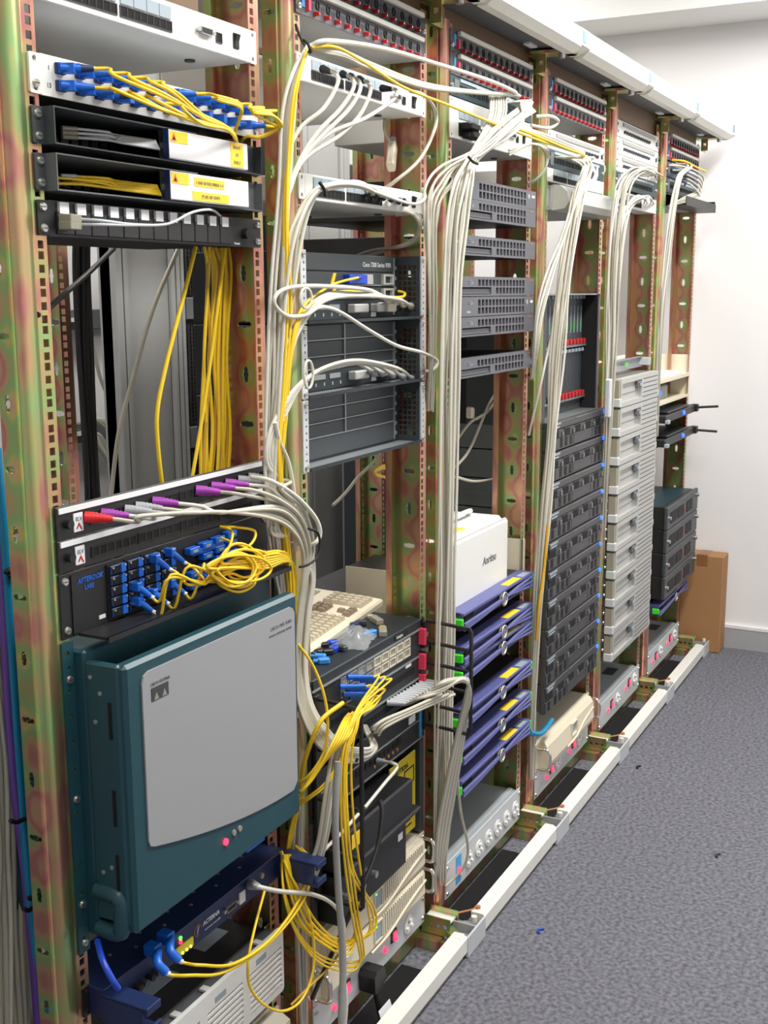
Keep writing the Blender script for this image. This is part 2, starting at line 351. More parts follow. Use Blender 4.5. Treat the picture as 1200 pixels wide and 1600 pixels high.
# ------------------------------------------------------------------ canopy rail above and kick rail on the floor
def rail_prof(s, z, yf):   # octagonal hollow section (y, z)
    return [(yf+.012, z), (yf+.034, z), (yf+.034, z+s*.05), (yf+.004, z+s*.05), (yf, z+s*.045), (yf, z+s*.012)]
KS, KE = .0, .49
for i in range(6):
    xs, xe = RX[i]-.012, RX[i]+.488
    k = thing('kick_rail', 'white floor rail in front of the %s rack from the end wall' % ['sixth', 'fifth', 'fourth', 'third', 'second', 'first'][i], 'rail', (xs, 0, 0), 'white floor rails')
    L = xe-xs
    ob('rail_body', MB().prism(rail_prof(1, .004, -.107), lambda a, b, c: (c, a, b), 0, L, 'railwhite'), k)
    ob('rail_foot', MB().box(.01, L-.01, -.1, -.078, 0, .004, 'midgrey'), k)
    ob('rail_notch', MB().box(L-.02, L+.004, -.098, -.074, .05, .0545, 'railwhite').cyl((.02, -.082, .054), (.02, -.082, .06), .006, 'copper', 8), k)
    t = thing('rail_connector', 'grey plastic floor rail connector beside the %s rack from the end wall' % ['sixth', 'fifth', 'fourth', 'third', 'second', 'first'][i], 'connector', (RX[i], 0, 0), 'floor rail connectors')
    prof = [(.49, -.107), (.575, -.107), (.585, -.1), (.585, -.06), (.56, -.045), (.5, -.045), (.478, -.075)]
    ob('cover', MB().prism(prof, XY, .004, .03, 'plasticclear').prism([(.488, -.109), (.588, -.109), (.588, -.104), (.488, -.104)], XY, .002, .05, 'pdu').prism([(.535, -.104), (.54, -.104), (.54, -.05), (.535, -.05)], XY, .03, .052, 'plasticclear'), t)
    arc = [(.5+.012*math.sin(a*PI/10)*0-.03*(a/10)**2, -.045-.05*a/10, .04) for a in range(11)]
    ob('arm', MB().prism([(.5, -.05), (.53, -.05), (.515, -.075), (.49, -.092), (.47, -.092), (.47, -.078), (.488, -.07)], XY, .032, .044, 'zincplain'), t)
    arc = [(.55+.06*a/10, -.04-.028*math.sin(a*PI/20)**2-.01*a/10, .054) for a in range(11)]
    ob('wire', MB().tube(arc, .0025, 'copper', 6), t)
    ob('foot_knob', MB().cyl((.478, -.082, .03), (.478, -.082, .052), .009, 'black', 10), t)
    ob('cap', MB().cyl((.565, -.09, .044), (.565, -.09, .058), .007, 'white', 10), t)
    ob('angle_iron', MB().box(.478, .51, -.04, .03, .0, .026, 'zincplain'), t)
    # canopy
    c = thing('canopy_rail', 'white top rail above the %s rack from the end wall' % ['sixth', 'fifth', 'fourth', 'third', 'second', 'first'][i], 'rail', (RX[i], 0, 2.0), 'white top rails')
    ob('rail_body', MB().prism([(-.098, 0), (-.076, 0), (-.076, .058), (-.112, .058), (-.116, .054), (-.116, .014)], lambda a, b, cc: (cc, a, b), -.035, .5, 'railwhite'), c)
    ob('canopy_panel', MB().box(-.047, .553, -.0755, .08, .016, .019, 'cabdark'), c)
    ob('lamp_clip', MB().box(.40, .45, -.025, -.009, .011, .0155, 'labelwhite'), c)
    t = thing('canopy_connector', 'white top rail joint with blue sticker beside the %s rack from the end wall' % ['sixth', 'fifth', 'fourth', 'third', 'second', 'first'][i], 'connector', (RX[i], 0, 2.0), 'top rail joints')
    ob('joint_cover', MB().prism([(-.09, .004), (-.07, .004), (-.07, .059), (-.112, .059), (-.118, .055), (-.118, .018)], lambda a, b, cc: (cc, a, b), .501, .564, 'railwhite'), t)
    ob('sticker', MB().box(.503, .53, -.119, -.118, .024, .05, 'labelblue'), t)
    ob('arm', MB().prism([(.47, .0), (.53, .0), (.55, -.085), (.535, -.098), (.49, -.09)], XY, .004, .01, 'zincplain'), t)
    ob('knob', MB().cyl((.49, -.072, -.01), (.49, -.072, .004), .008, 'steel', 8), t)
# ------------------------------------------------------------------ rack units, shared shapes
def U(r, px, py, y=0.0):
    p = P(px, py, y); return p.x-RX[r], p.z
def ears(mb, h, m, y=-.0, t=.003, holes=True):
    for x0 in (0, PW-.018):
        mb.prism(rrect(x0, x0+.018, 0.0005, h-.0005, .002, 2), XZ, y-t, y, m, holes=[circ(x0+.009, z, .0035, 8) for z in (.007, h-.007)] if holes and h > .03 else [])
def ear_parts(t, h, m, y=0.0, holes=True, dz=0):
    for x0 in (0, PW-.018):
        hs = [circ(x0+.009, z, .0035, 8) for z in (.007, h-.007)] if holes and h > .03 else []
        ob('mounting_ear', MB().prism(rrect(x0, x0+.018, 0.0005, h-.0005, .002, 2), XZ, y-.003, y, m, holes=hs), t, (0, 0, dz))
PORT = MB().box(-.0062, .0062, -.0008, .012, -.0058, .0058, 'void').box(-.0075, .0075, -.0014, 0, .0058, .0072, 'black').box(-.0075, .0075, -.0014, 0, -.0072, -.0058, 'black').box(-.0075, -.0062, -.0014, 0, -.0058, .0058, 'black').box(.0062, .0075, -.0014, 0, -.0058, .0058, 'black').mesh('port')
def serial_mesh():
    mb = MB(); mb.prism([(-.012, -.005), (.012, -.005), (.0135, .005), (-.0135, .005)], XZ, -.006, 0, 'steel'); mb.prism([(-.0105, -.0035), (.0105, -.0035), (.012, .0035), (-.012, .0035)], XZ, -.0065, -.006, 'blackmatte')
    for x in (-.0175, .0175): mb.cyl((x, 0, 0), (x, -.006, 0), .0032, 'steel', 6)
    return mb.mesh('serial_port')
SERIAL = serial_mesh()
def rocker_mesh():
    mb = MB(); mb.box(-.0075, .0075, -.002, 0, -.011, .011, 'black', .001); mb.prism([(-.002, -.009), (-.002, .009), (-.006, .009), (-.003, 0), (-.0025, -.009)], lambda a, b, c: (c, a, b), -.005, .005, 'blackmatte'); return mb.mesh('rocker_switch')
ROCKER = rocker_mesh()
# ------------------------------------------------------------------ switches: white chassis with label squares above black jacks
def switch_chassis(r, z0, h, label, depth=.28, ngrp=((.05, 8), (.165, 8)), name='network_switch', extra=True):
    t = thing(name, label, 'network switch', (RX[r], 0, z0), 'white network switches')
    mb = MB(); mb.box(.018, PW-.018, -.003, depth, 0, h, 'white', .0015); ob('chassis', mb, t)
    ear_parts(t, h, 'white')
    for x0, n in ngrp:
        for k in range(n//2):
            ob('label_field', MB().box(.0005, .0255, -.0045, -.0035, 0, .016, 'labelgrey'), t, (x0+k*.0265, 0, h*.52))
        for k in range(n): ob('port', PORT, t, (x0+.0065+k*.01325, -.003, h*.33))
    if extra:
        ob('serial_port', SERIAL, t, (.35, -.003, h*.5)); ob('port', PORT, t, (.385, -.003, h*.45)); ob('rocker_switch', ROCKER, t, (.428, -.003, h*.52))
    ob('foot', MB().cyl((.08, .1, -.003), (.08, .1, 0), .008, 'charcoal', 10), t); ob('foot', MB().cyl((.40, .06, -.003), (.40, .06, 0), .008, 'charcoal', 10), t); ob('foot', MB().cyl((.40, .22, -.003), (.40, .22, 0), .008, 'charcoal', 10), t)
    return t
switch_chassis(0, 1.788, .048, 'white network switch above the yellow-fibred panel', ngrp=((.055, 8), (.168, 8)))
# ------------------------------------------------------------------ rack 1: LC fibre panel
def fibre_adapter():
    mb = MB(); mb.box(-.008, .008, -.004, .01, -.0065, .0065, 'navy', .001); mb.prism([(-.006, -.004), (.006, -.004), (.014, -.018), (.002, -.021)], XY, -.0058, .0058, 'bluecon'); mb.box(-.0055, .0045, -.006, -.004, .0045, .0065, 'blueconlight'); return mb.mesh('adapter')
ADAPT = fibre_adapter()
def fibre_plug():     # plug along -y, boot behind it
    mb = MB(); mb.box(-.0045, .0045, -.024, .001, -.005, .005, 'bluecon', .001); mb.box(-.0038, .0038, -.004, .0005, .005, .0062, 'blueconlight')
    mb.cyl((0, -.024, 0), (0, -.046, -.001), .0042, 'bluecon', 8, .0026); mb.cyl((0, -.046, -.001), (0, -.05, -.001), .0028, 'labelwhite', 8)
    return mb.mesh('plug')
FPLUG = fibre_plug()
t = thing('fibre_patch_panel', 'white fibre patch panel with two rows of blue connectors', 'patch panel', (RX[0], 0, 1.681))
FP = t; FPZ = 1.681
mb = MB(); mb.box(.018, PW-.018, -.003, 0, 0, .047, 'white'); ears(mb, .047, 'white'); ob('front_plate', mb, t)
ob('shelf', MB().box(.02, PW-.02, 0, .2, 0, .0015, 'charcoal').box(.02, PW-.02, .0, .2, .0455, .047, 'pdu').box(.02, PW-.02, .198, .2, .0015, .0455, 'charcoal'), t)
for row in (0, 1):
    for k in range(12): ob('adapter', ADAPT, t, (.05+k*.0345, -.003, (.034, .014)[row]))
text(t, '1', .008, (.03, -.0035, .03), 'textgrey'); text(t, '13', .008, (.027, -.0035, .01), 'textgrey')
screws(t, ((.009, .012), (PW-.009, .012)), -.003)
# trays
def tray(z0, label, inner, strand):
    t = thing('fibre_splice_tray', label, 'tray', (RX[0], 0, z0), 'dark open fibre trays')
    h = .0435
    mb = MB(); mb.box(.018, PW-.018, -.02, .24, 0, .0018, inner); ob('bottom_sheet', mb, t)
    ob('top_sheet', MB().box(.018, .30, -.02, .24, h-.0018, h, inner).box(.30, PW-.018, -.005, .24, h-.0018, h, inner), t)
    ob('side_wall', MB().box(.018, .0198, -.02, .24, .0018, h-.0018, inner), t); ob('side_wall', MB().box(PW-.0198, PW-.018, -.02, .24, .0018, h-.0018, inner), t)
    ob('back_wall', MB().box(.0198, PW-.0198, .238, .24, .0018, h-.0018, 'blackmatte'), t)
    ob('front_plate', MB().box(.235, PW-.018, -.006, -.004, .0018, h-.0018, inner), t)
    ear_parts(t, h, 'pdu' if inner == 'cabgrey' else 'charcoal', holes=False)
    lb = ob('label_box', MB().box(.225, .415, -.028, -.0205, .003, .04, 'labelwhite', .001).box(.224, .2255, -.029, -.02, .002, .041, 'navy'), t)
    lb['label'] = 'white warning label box with yellow laser stickers'
    ob('warning_sticker', MB().box(.229, .268, -.0285, -.028, .024, .039, 'labelyellow'), lb)
    ob('warning_triangle', MB().prism([(.231, .026), (.243, .026), (.237, .037)], XZ, -.0288, -.0285, 'orange').prism([(.234, .0275), (.24, .0275), (.237, .0325)], XZ, -.029, -.0288, 'void'), lb)
    if strand == 'grey':
        ob('sticker', MB().box(.37, .402, -.0285, -.028, .005, .038, 'labelyellow'), lb)
        for q, s in enumerate(('RIGHT', 'OF', 'SHELF')): text(lb, s, .0065, (.386, -.0287, .03-q*.0105), 'textgrey', align='CENTER')
    else:
        ob('sticker', MB().box(.28, .352, -.0285, -.028, .024, .036, 'labelyellow'), lb); ob('sticker', MB().box(.275, .362, -.0285, -.028, .005, .017, 'labelyellow'), lb)
        text(lb, '1 END BOXES FIBRES 1-4', .006, (.316, -.0287, .027), 'textgrey', align='CENTER'); text(lb, '(*) (0) LBD SUITS', .006, (.318, -.0287, .009), 'textgrey', align='CENTER')
    for k in range(7):
        zz = .006+.002*k if strand == 'yellow' else .012+.0018*k
        x0 = (.05+.022*(k % 4)) if strand == 'yellow' else .10+.01*(k % 3)
        pts = [(x0, .02+.008*(k % 3), zz+.006), (x0+.05, .012, zz+.008+.003*math.sin(k)), (.17, .004+.002*k, zz+.006), (.226, -.012+.001*k, zz+.003)]
        ob('fibre', MB().tube(smooth(pts, 6), .0019, 'yellow' if strand == 'yellow' else 'pdu', 6), t)
        ob('fibre_plug', MB().cyl((x0-.02, .025+.008*(k % 3), zz+.005), (x0+.002, .02+.008*(k % 3), zz+.006), .003, 'taupe' if strand == 'grey' else 'pdu', 6), t)
    for k in range(10): ob('adapter', MB().box(.03+.019*k, .043+.019*k, .05, .06, .012, .024, 'black'), t)
    screws(t, ((.009, .009), (.009, h-.009), (PW-.009, .009), (PW-.009, h-.009)), -.003)
def smooth(pts, n=8):
    pts = [Vector(p) for p in pts]; o = []
    for i in range(len(pts)-1):
        p0 = pts[i-1] if i else pts[0]*2-pts[1]; p1 = pts[i]; p2 = pts[i+1]; p3 = pts[i+2] if i+2 < len(pts) else p2*2-p1
        for k in range(n):
            s = k/n; o.append(.5*((2*p1)+(p2-p0)*s+(2*p0-5*p1+4*p2-p3)*s*s+(3*p1-p0-3*p2+p3)*s**3))
    o.append(pts[-1]); return o
tray(1.6245, 'dark open fibre tray with grey strands and white label box', 'charcoal', 'grey')
tray(1.571, 'grey-edged open fibre tray with yellow strands and white label box', 'cabdark', 'yellow')
# black module panel
t = thing('module_panel', 'black blank panel with a row of white label squares', 'panel', (RX[0], 0, 1.518))
mb = MB(); mb.box(.018, PW-.018, -.003, .0, 0, .0425, 'black'); ears(mb, .0425, 'black', holes=False); ob('front_plate', mb, t)
ob('chassis', MB().box(.02, PW-.02, 0, .2, .001, .0415, 'blackmatte'), t)
for k in range(12):
    ob('module', MB().box(.03+k*.031, .0595+k*.031, -.006, -.003, .003, .03, 'black', .0008), t); ob('label_square', MB().box(.034+k*.031, .05+k*.031, -.007, -.003, .0275, .041, 'labelwhite'), t)
ob('thumb_screw', MB().cyl((.437, -.003, .02), (.437, -.012, .02), .008, 'black', 12), t)
text(t, 'Panduit', .005, (.41, -.0033, .003), 'texthite')
screws(t, ((.009, .009), (.009, .034), (PW-.009, .009), (PW-.009, .034)), -.003)
# ------------------------------------------------------------------ rack 1: black RJ45 patch panel (two rows)
t = thing('patch_panel', 'black copper patch panel with white strips and coloured boots', 'patch panel', (RX[0], 0, 1.101))
JP = 1.101
mb = MB(); mb.box(0, PW, -.004, 0, 0, .0422, 'black', .001); ob('lower_plate', mb, t)
mb = MB(); mb.box(0, PW, -.004, 0, .0432, .0856, 'black', .001); ob('upper_plate', mb, t)
for row in (0, 1):
    zb = .0432*(1-row)
    ob('label_strip', MB().box(.004, PW-.016, -.006, -.004, zb+.0335, zb+.0405, 'labelwhite'), t)
    ob('brand_label', MB().box(.03, .047, -.0055, -.004, zb+.006, zb+.03, 'labelwhite'), t)
    text(t, 'ELV', .0075, (.033, -.0058, zb+.02), 'textgrey'); ob('check_mark', MB().prism([(.035, zb+.009), (.039, zb+.014), (.043, zb+.0075), (.045, zb+.0085), (.039, zb+.018), (.034, zb+.0105)], XZ, -.006, -.0055, 'red'), t)
    for k in range(24):
        ob('jack', PORT, t, (.068+k*.0152+.004*(k//6), -.004, zb+.017))
    for x in (.018, PW-.012): ob('thumb_screw', MB().cyl((x, -.004, zb+.019), (x, -.012, zb+.019), .006, 'black', 10), t)
# ------------------------------------------------------------------ rack 1: black fibre distribution panel with shelf lip
t = thing('fibre_distribution_unit', 'black fibre panel with blue connectors above the teal chassis', 'patch panel', (RX[0], 0, 1.013))
h = .0865
mb = MB(); mb.box(0, PW, -.003, 0, .001, h, 'black', .0008); ob('front_plate', mb, t)
ob('tray_lip', MB().prism([(-.003, .0), (-.052, .0), (-.052, .004), (-.004, .004)], lambda a, b, c: (c, a, b), .03, PW-.01, 'black').box(.03, PW-.01, -.054, -.05, -.003, .004, 'black'), t)
ob('side_plate', MB().box(.02, .062, -.005, -.003, .004, h-.004, 'black'), t)
text(t, 'AFTEROOK', .0095, (.030, -.0056, .069), 'bluecon', shear=.3, bold=.0002); text(t, 'LABS', .0085, (.043, -.0056, .059), 'bluecon', bold=.0002)
ob('sticker', MB().box(.07, .082, -.0045, -.003, .012, .017, 'labelwhite'), t)
def lc_block():
    mb = MB(); mb.box(-.0145, .0145, -.005, 0, -.0062, .0062, 'navy', .001); mb.box(.004, .0135, -.0075, -.005, -.005, .006, 'bluecon'); mb.box(-.011, .003, -.0058, -.005, -.0052, .0045, 'void')
    for x in (-.0125, .0125): mb.cyl((x, -.005, .004), (x, -.008, .004), .0018, 'steel', 6)
    return mb.mesh('duplex_adapter')
LCB = lc_block()
for c in range(4):
    ob('adapter_strip', MB().box(.088+c*.036, .121+c*.036, -.0055, -.003, .006, .082, 'blackmatte'), t)
    for k in range(5): ob('duplex_adapter', LCB, t, (.1045+c*.036, -.0055, .074-k*.0145))
def blue_clip(): return MB().box(-.012, .012, -.012, 0, -.005, .005, 'bluecon', .001).box(-.006, .006, -.0125, -.012, -.002, .002, 'labelgrey').mesh('dust_cap')
BCL = blue_clip()
for k, (a, b) in enumerate(((.27, .066), (.302, .068), (.334, .07), (.366, .073), (.302, .052), (.334, .056), (.366, .058), (.302, .036), (.27, .03), (.334, .042), (.366, .044), (.27, .014), (.302, .02), (.334, .026), (.366, .03))):
    ob('dust_cap', BCL, t, (a, -.004, b))
ob('bridge_clip', MB().box(.265, .345, -.014, -.004, .058, .066, 'bluecon', .001), t); ob('bridge_clip', MB().box(.265, .345, -.014, -.004, .02, .029, 'bluecon', .001), t)
screws(t, ((.01, .012), (.01, h-.01), (PW-.01, .02), (PW-.01, h-.01)), -.003)
# ------------------------------------------------------------------ rack 1: teal chassis
t = thing('optical_chassis', 'large teal telecom chassis with rounded grey door panel', 'chassis', (RX[0], 0, .575))
ZH = .435
ob('body', MB().box(.02, PW-.02, -.02, .27, .02, ZH-.012, 'teal', .004), t)
for x0 in (-.002, PW-.018):
    ob('mounting_flange', MB().prism(rect(x0, x0+.021, 0, ZH), XZ, -.003, 0, 'teal', holes=[circ(x0+.01, z, .0035, 8) for z in (.02, .06, .085, .13, .2, .26, .3, .335, .37, .4, .42)]), t)
ob('hinge_side', MB().box(.018, .03, -.074, -.02, .05, ZH-.025, 'teal', .003), t)
for z in (.1, .19, .31): ob('hinge_slot', MB().box(.0168, .0182, -.062, -.057, z, z+.05, 'void'), t)
for (yy, zz) in ((-.03, .39), (-.045, .37), (-.035, .33), (-.05, .13), (-.035, .12), (-.05, .07)): ob('rivet', MB().cyl((.0182, yy, zz), (.0165, yy, zz), .003, 'alu', 8), t)
x0, x1, zb, zt = .021, .438, .038, .41
d = ob('door', MB().box(x0, x1, -.084, -.062, zb, zt, 'teal', .005), t)
n = 14
pl = [(x0+.045+.0*i, zb+.30) for i in range(0)]
arc = []
ax0, ax1 = x0+.03, x1-.012
for i in range(n+1):
    s = i/n; arc.append((ax0+.012+(ax1-ax0-.024)*s, zb+.05+.06*(1-s)**1.7))
outline = [(ax0, arc[0][1]+.012), (ax0+.003, arc[0][1]+.004)]+arc+[(ax1, arc[-1][1]+.012)]+[(ax1, zt-.03), (ax1-.004, zt-.022), (ax1-.012, zt-.018), (ax0+.014, zt-.018), (ax0+.004, zt-.022), (ax0, zt-.032)]
pn = ob('door_panel', MB().prism(outline, XZ, -.0865, -.084, 'doorgrey'), t); pn['label'] = 'light grey rounded panel on the teal door'
lg = ob('logo', MB().box(x0+.047, x0+.083, -.0872, -.0865, zt-.061, zt-.043, 'charcoal').prism([(x0+.052, zt-.06), (x0+.062, zt-.06), (x0+.057, zt-.05)], XZ, -.0876, -.0872, 'taupe').prism([(x0+.069, zt-.06), (x0+.079, zt-.06), (x0+.074, zt-.05)], XZ, -.0876, -.0872, 'taupe'), t)
text(t, 'CISCO SYSTEMS', .0058, (x0+.046, -.0868, zt-.04), 'textgrey', bold=.0001)
text(t, 'CISCO ONS 15454', .0075, (ax1-.01, -.0868, zt-.042), 'textgrey', align='RIGHT'); text(t, 'OPTICAL NETWORK SYSTEM', .005, (ax1-.01, -.0868, zt-.052), 'textgrey', align='RIGHT')
ob('indicator', MB().cyl((.225, -.084, .082), (.225, -.087, .082), .0052, 'led_red', 12), t)['label'] = 'lit red indicator'
for x in (.247, .262): ob('indicator', MB().cyl((x, -.084, .087), (x, -.0865, .087), .0045, 'taupe', 12), t)
text(t, 'FAN', .005, (.223, -.0846, .07), 'textgrey'); text(t, 'ALM', .005, (.245, -.0846, .076), 'textgrey')
ob('door_catch', MB().box(x1-.004, x1+.004, -.08, -.065, .2, .21, 'steel'), t); ob('door_latch', MB().box(x0+.28, x0+.33, -.07, -.05, zb-.012, zb, 'bluecon'), t)
ob('fan_tray', MB().box(.022, PW-.03, -.055, -.02, .022, .036, 'tealdark', .003), t)
fh = MB(); fh.tube(smooth([(.022, -.02, .09), (.02, -.05, .09), (.02, -.06, .082), (.02, -.06, .045), (.02, -.05, .035), (.022, -.02, .035)], 5), .012, 'teal', 8); ob('fan_handle', fh, t)
ob('side_clip', MB().box(.03, .034, -.06, -.03, .03, .09, 'copper'), t)
screws(t, ((.009, .014), (.009, .07), (.009, .22), (.009, .385), (PW-.009, .1), (PW-.009, .3)), -.003)
# ------------------------------------------------------------------ rack 1: navy 1U unit with cable guides
t = thing('network_appliance', 'navy blue network appliance with amber display under the teal chassis', 'appliance', (RX[0], 0, .48))
mb = MB(); mb.box(.012, PW-.012, -.03, .07, 0, .0435, 'navy', .001); ob('chassis', mb, t)
ear_parts(t, .0435, 'black')
for x0 in (.005, PW-.035):
    g = MB(); g.box(x0, x0+.03, -.105, -.03, 0, .004, 'navy', .001); g.box(x0, x0+.03, -.105, -.03, .038, .042, 'navy', .001); g.box(x0, x0+.03, -.108, -.103, 0, .012, 'navy', .001); g.box(x0, x0+.03, -.108, -.103, .03, .042, 'navy', .001); g.box(x0, x0+.004, -.1, -.03, .004, .038, 'navy'); ob('cable_guide', g, t)
ob('display', MB().box(.168, .208, -.0325, -.03, .006, .02, 'lcd'), t)
for k in range(3): ob('indicator', MB().cyl((.18+.01*k, -.0325, .0085), (.18+.01*k, -.0345, .0085), .0022, 'led_amber', 8), t)
ob('indicator', MB().cyl((.179, -.03, .0325), (.179, -.0325, .0325), .003, 'led_green', 8), t); ob('indicator', MB().cyl((.179, -.03, .026), (.179, -.0325, .026), .0034, 'led_red', 8), t)
text(t, 'ACTERNA', .0095, (.235, -.0306, .022), 'texthite', shear=.2, bold=.0002); text(t, 'NETWORK ANALYZER', .004, (.24, -.0306, .012), 'texthite')
lgm = MB()
for k in range(16):
    a, b = 2*PI*k/20, 2*PI*(k+1)/20; lgm.tube([(.222+.009*math.cos(a), -.0306, .022+.009*math.sin(a)), (.222+.009*math.cos(b), -.0306, .022+.009*math.sin(b))], .0006, 'copper', 4)
lgm.prism([(.219, .016), (.2215, .016), (.226, .028), (.2225, .028)], XZ, -.031, -.03, 'labelgrey'); ob('logo', lgm, t)
ob('serial_port', SERIAL, t, (.305, -.03, .02)); ob('sticker', MB().box(.333, .349, -.0315, -.03, .008, .028, 'labelwhite'), t)
ob('indicator', MB().cyl((.358, -.03, .029), (.358, -.032, .029), .0022, 'led_green', 8), t); ob('indicator', MB().cyl((.367, -.03, .031), (.367, -.032, .031), .0022, 'led_green', 8), t)
ob('thumb_screw', MB().cyl((.395, -.03, .03), (.395, -.035, .03), .005, 'steel', 10), t)
for k in range(5): ob('coax_port', MB().cyl((.06+.014*k, -.03, .014), (.06+.014*k, -.042, .014), .005, 'blackmatte' if k % 2 else 'charcoal', 10), t)
for k in range(12): ob('vent_hole', MB().cyl((.05+.033*k, .0+.02*(k % 2), .0434), (.05+.033*k, .0+.02*(k % 2), .0442), .003, 'alu', 6), t)
# ------------------------------------------------------------------ rack 1: light grey slatted modem shelf and beige unit
t = thing('modem_shelf', 'light grey modem shelf with slatted front grille', 'modem', (RX[0], .012, .25))
h = .12
ob('body', MB().box(.015, PW-.015, .0, .28, 0, h-.004, 'black', .002), t)
for a in (.05, .22, .36): ob('paper_label', MB().box(a, a+.07, .05, .12, h-.004, h-.003, 'labelgrey'), t)
f = ob('front_frame', MB().prism(rrect(.0, PW-.004, .002, h, .006, 2), XZ, -.03, -.022, 'white', holes=[rect(.02+.118*k, .118+.118*k, .014, .088) for k in range(4) if .118+.118*k < PW-.01]), t)
ob('front_back', MB().box(.005, PW-.01, -.018, 0, .004, h-.006, 'cabdark'), t)
for k in range(4):
    if .118+.118*k > PW-.01: continue
    for j in range(7): ob('slat', MB().prism([(-.03, .016+.0103*j), (-.02, .021+.0103*j), (-.02, .024+.0103*j), (-.03, .0205+.0103*j)], lambda a, b, c: (c, a, b), .02+.118*k, .118+.118*k, 'white'), t)
    ob('badge', MB().box(.04+.118*k, .07+.118*k, -.0306, -.03, .094, .104, 'labelgrey'), t)
for k in range(6): ob('top_tab', MB().box(.04+.075*k, .052+.075*k, -.0215, -.008, h-.004, h, 'white'), t)
ear_parts(t, h, 'zincplain', y=.0); screws(t, ((.009, .02), (.009, .05), (.009, .1), (PW-.009, .02), (PW-.009, .1)), -.003)
t = thing('ups_unit', 'beige ribbed power unit at the foot of the teal chassis rack', 'power supply', (RX[0], 0, .085))
ob('body', MB().box(.012, PW-.012, -.0, .3, 0, .135, 'beige', .004), t)
ob('bezel', MB().prism([(0, 0), (-.03, .0), (-.04, .02), (-.035, .12), (-.01, .133), (0, .133)], lambda a, b, c: (c, a, b), .014, PW-.014, 'beige'), t)
for k in range(16): ob('rib', MB().prism([(-.045, .02), (-.038, .02), (-.034, .115), (-.04, .115)], lambda a, b, c: (c, a, b), .2+.0155*k, .207+.0155*k, 'cream'), t)
ear_parts(t, .13, 'beige')
ob('handle', MB().tube(smooth([(.475, -.004, .03), (.475, -.04, .035), (.475, -.04, .085), (.475, -.004, .09)], 5), .004, 'chrome', 8), t)
# ------------------------------------------------------------------ fuse panels
def fuse_mesh():
    mb = MB(); pts = [(.0045*math.cos(a*PI/8), -.006, .006+.007*math.sin(a*PI/8)) for a in range(-3, 12)]
    mb.tube(pts, .0018, 'blackmatte', 6); mb.cyl((0, 0, -.006), (0, -.010, -.007), .0042, 'red', 10, .0034); mb.cyl((0, -.010, -.007), (0, -.0105, -.007), .0015, 'chrome', 6)
    return mb.mesh('fuse')
FUSE = fuse_mesh()
def strip_mesh(): return MB().box(.035, PW-.022, -.012, -.003, 0, .009, 'offwhite', .001).mesh('label_strip')
STRIP = strip_mesh()
def fuse_panel(r, label, z0=1.887, body='charcoal'):
    t = thing('fuse_panel', label, 'fuse panel', (RX[r], 0, z0), 'dark fuse panels at the rack tops')
    ob('chassis', MB().box(.02, PW-.02, 0, .2, .001, .087, 'cabgrey'), t)
    for row in (0, 1):
        z = .0445*(1-row)
        f = ob('front_plate', MB().box(.018, PW-.018, -.003, 0, z+.0005, z+.044, ('charcoal', 'sun')[row]), t)
        ear_parts(t, .044, 'charcoal', holes=False, dz=z)
        ob('label_strip', STRIP, t, (0, 0, z+.0335))
        for k in range(12): ob('fuse', FUSE, t, (.058+k*.0345, -.003, z+.014))
        ob('blue_label', MB().box(.017, .026, -.0045, -.003, z+.012, z+.034, 'cyanlabel'), t); ob('red_label', MB().box(.03, .037, -.0095, -.003, z+.008, z+.026, 'pinklabel'), t)
        ob('screw', SCREW, t, (.009, -.003, z+.012)); ob('screw', SCREW, t, (PW-.009, -.003, z+.012))
    return t
FUSELAB = {1: 'dark fuse panel with red fuses above the perforated-bracket routers', 2: 'dark fuse panel with red fuses above the grey servers', 3: 'dark fuse panel with red fuses above the black blue-lit servers', 5: 'dark fuse panel with red fuses beside the end wall'}
for r in FUSELAB: fuse_panel(r, FUSELAB[r])
# ------------------------------------------------------------------ rack 2
switch_chassis(1, 1.785, .043, 'white network switch with black plugs under the dark fuse panel', ngrp=((.045, 8), (.16, 10)))
switch_chassis(1, 1.600, .042, 'white network switch above the perforated-bracket routers', ngrp=((.045, 8), (.16, 10)))
def socket_block(): return MB().box(-.028, .028, -.018, 0, -.007, .007, 'blackmatte', .002).box(-.024, .024, -.026, -.018, -.005, .005, 'black', .001).mesh('plug_block')
PLB = socket_block()
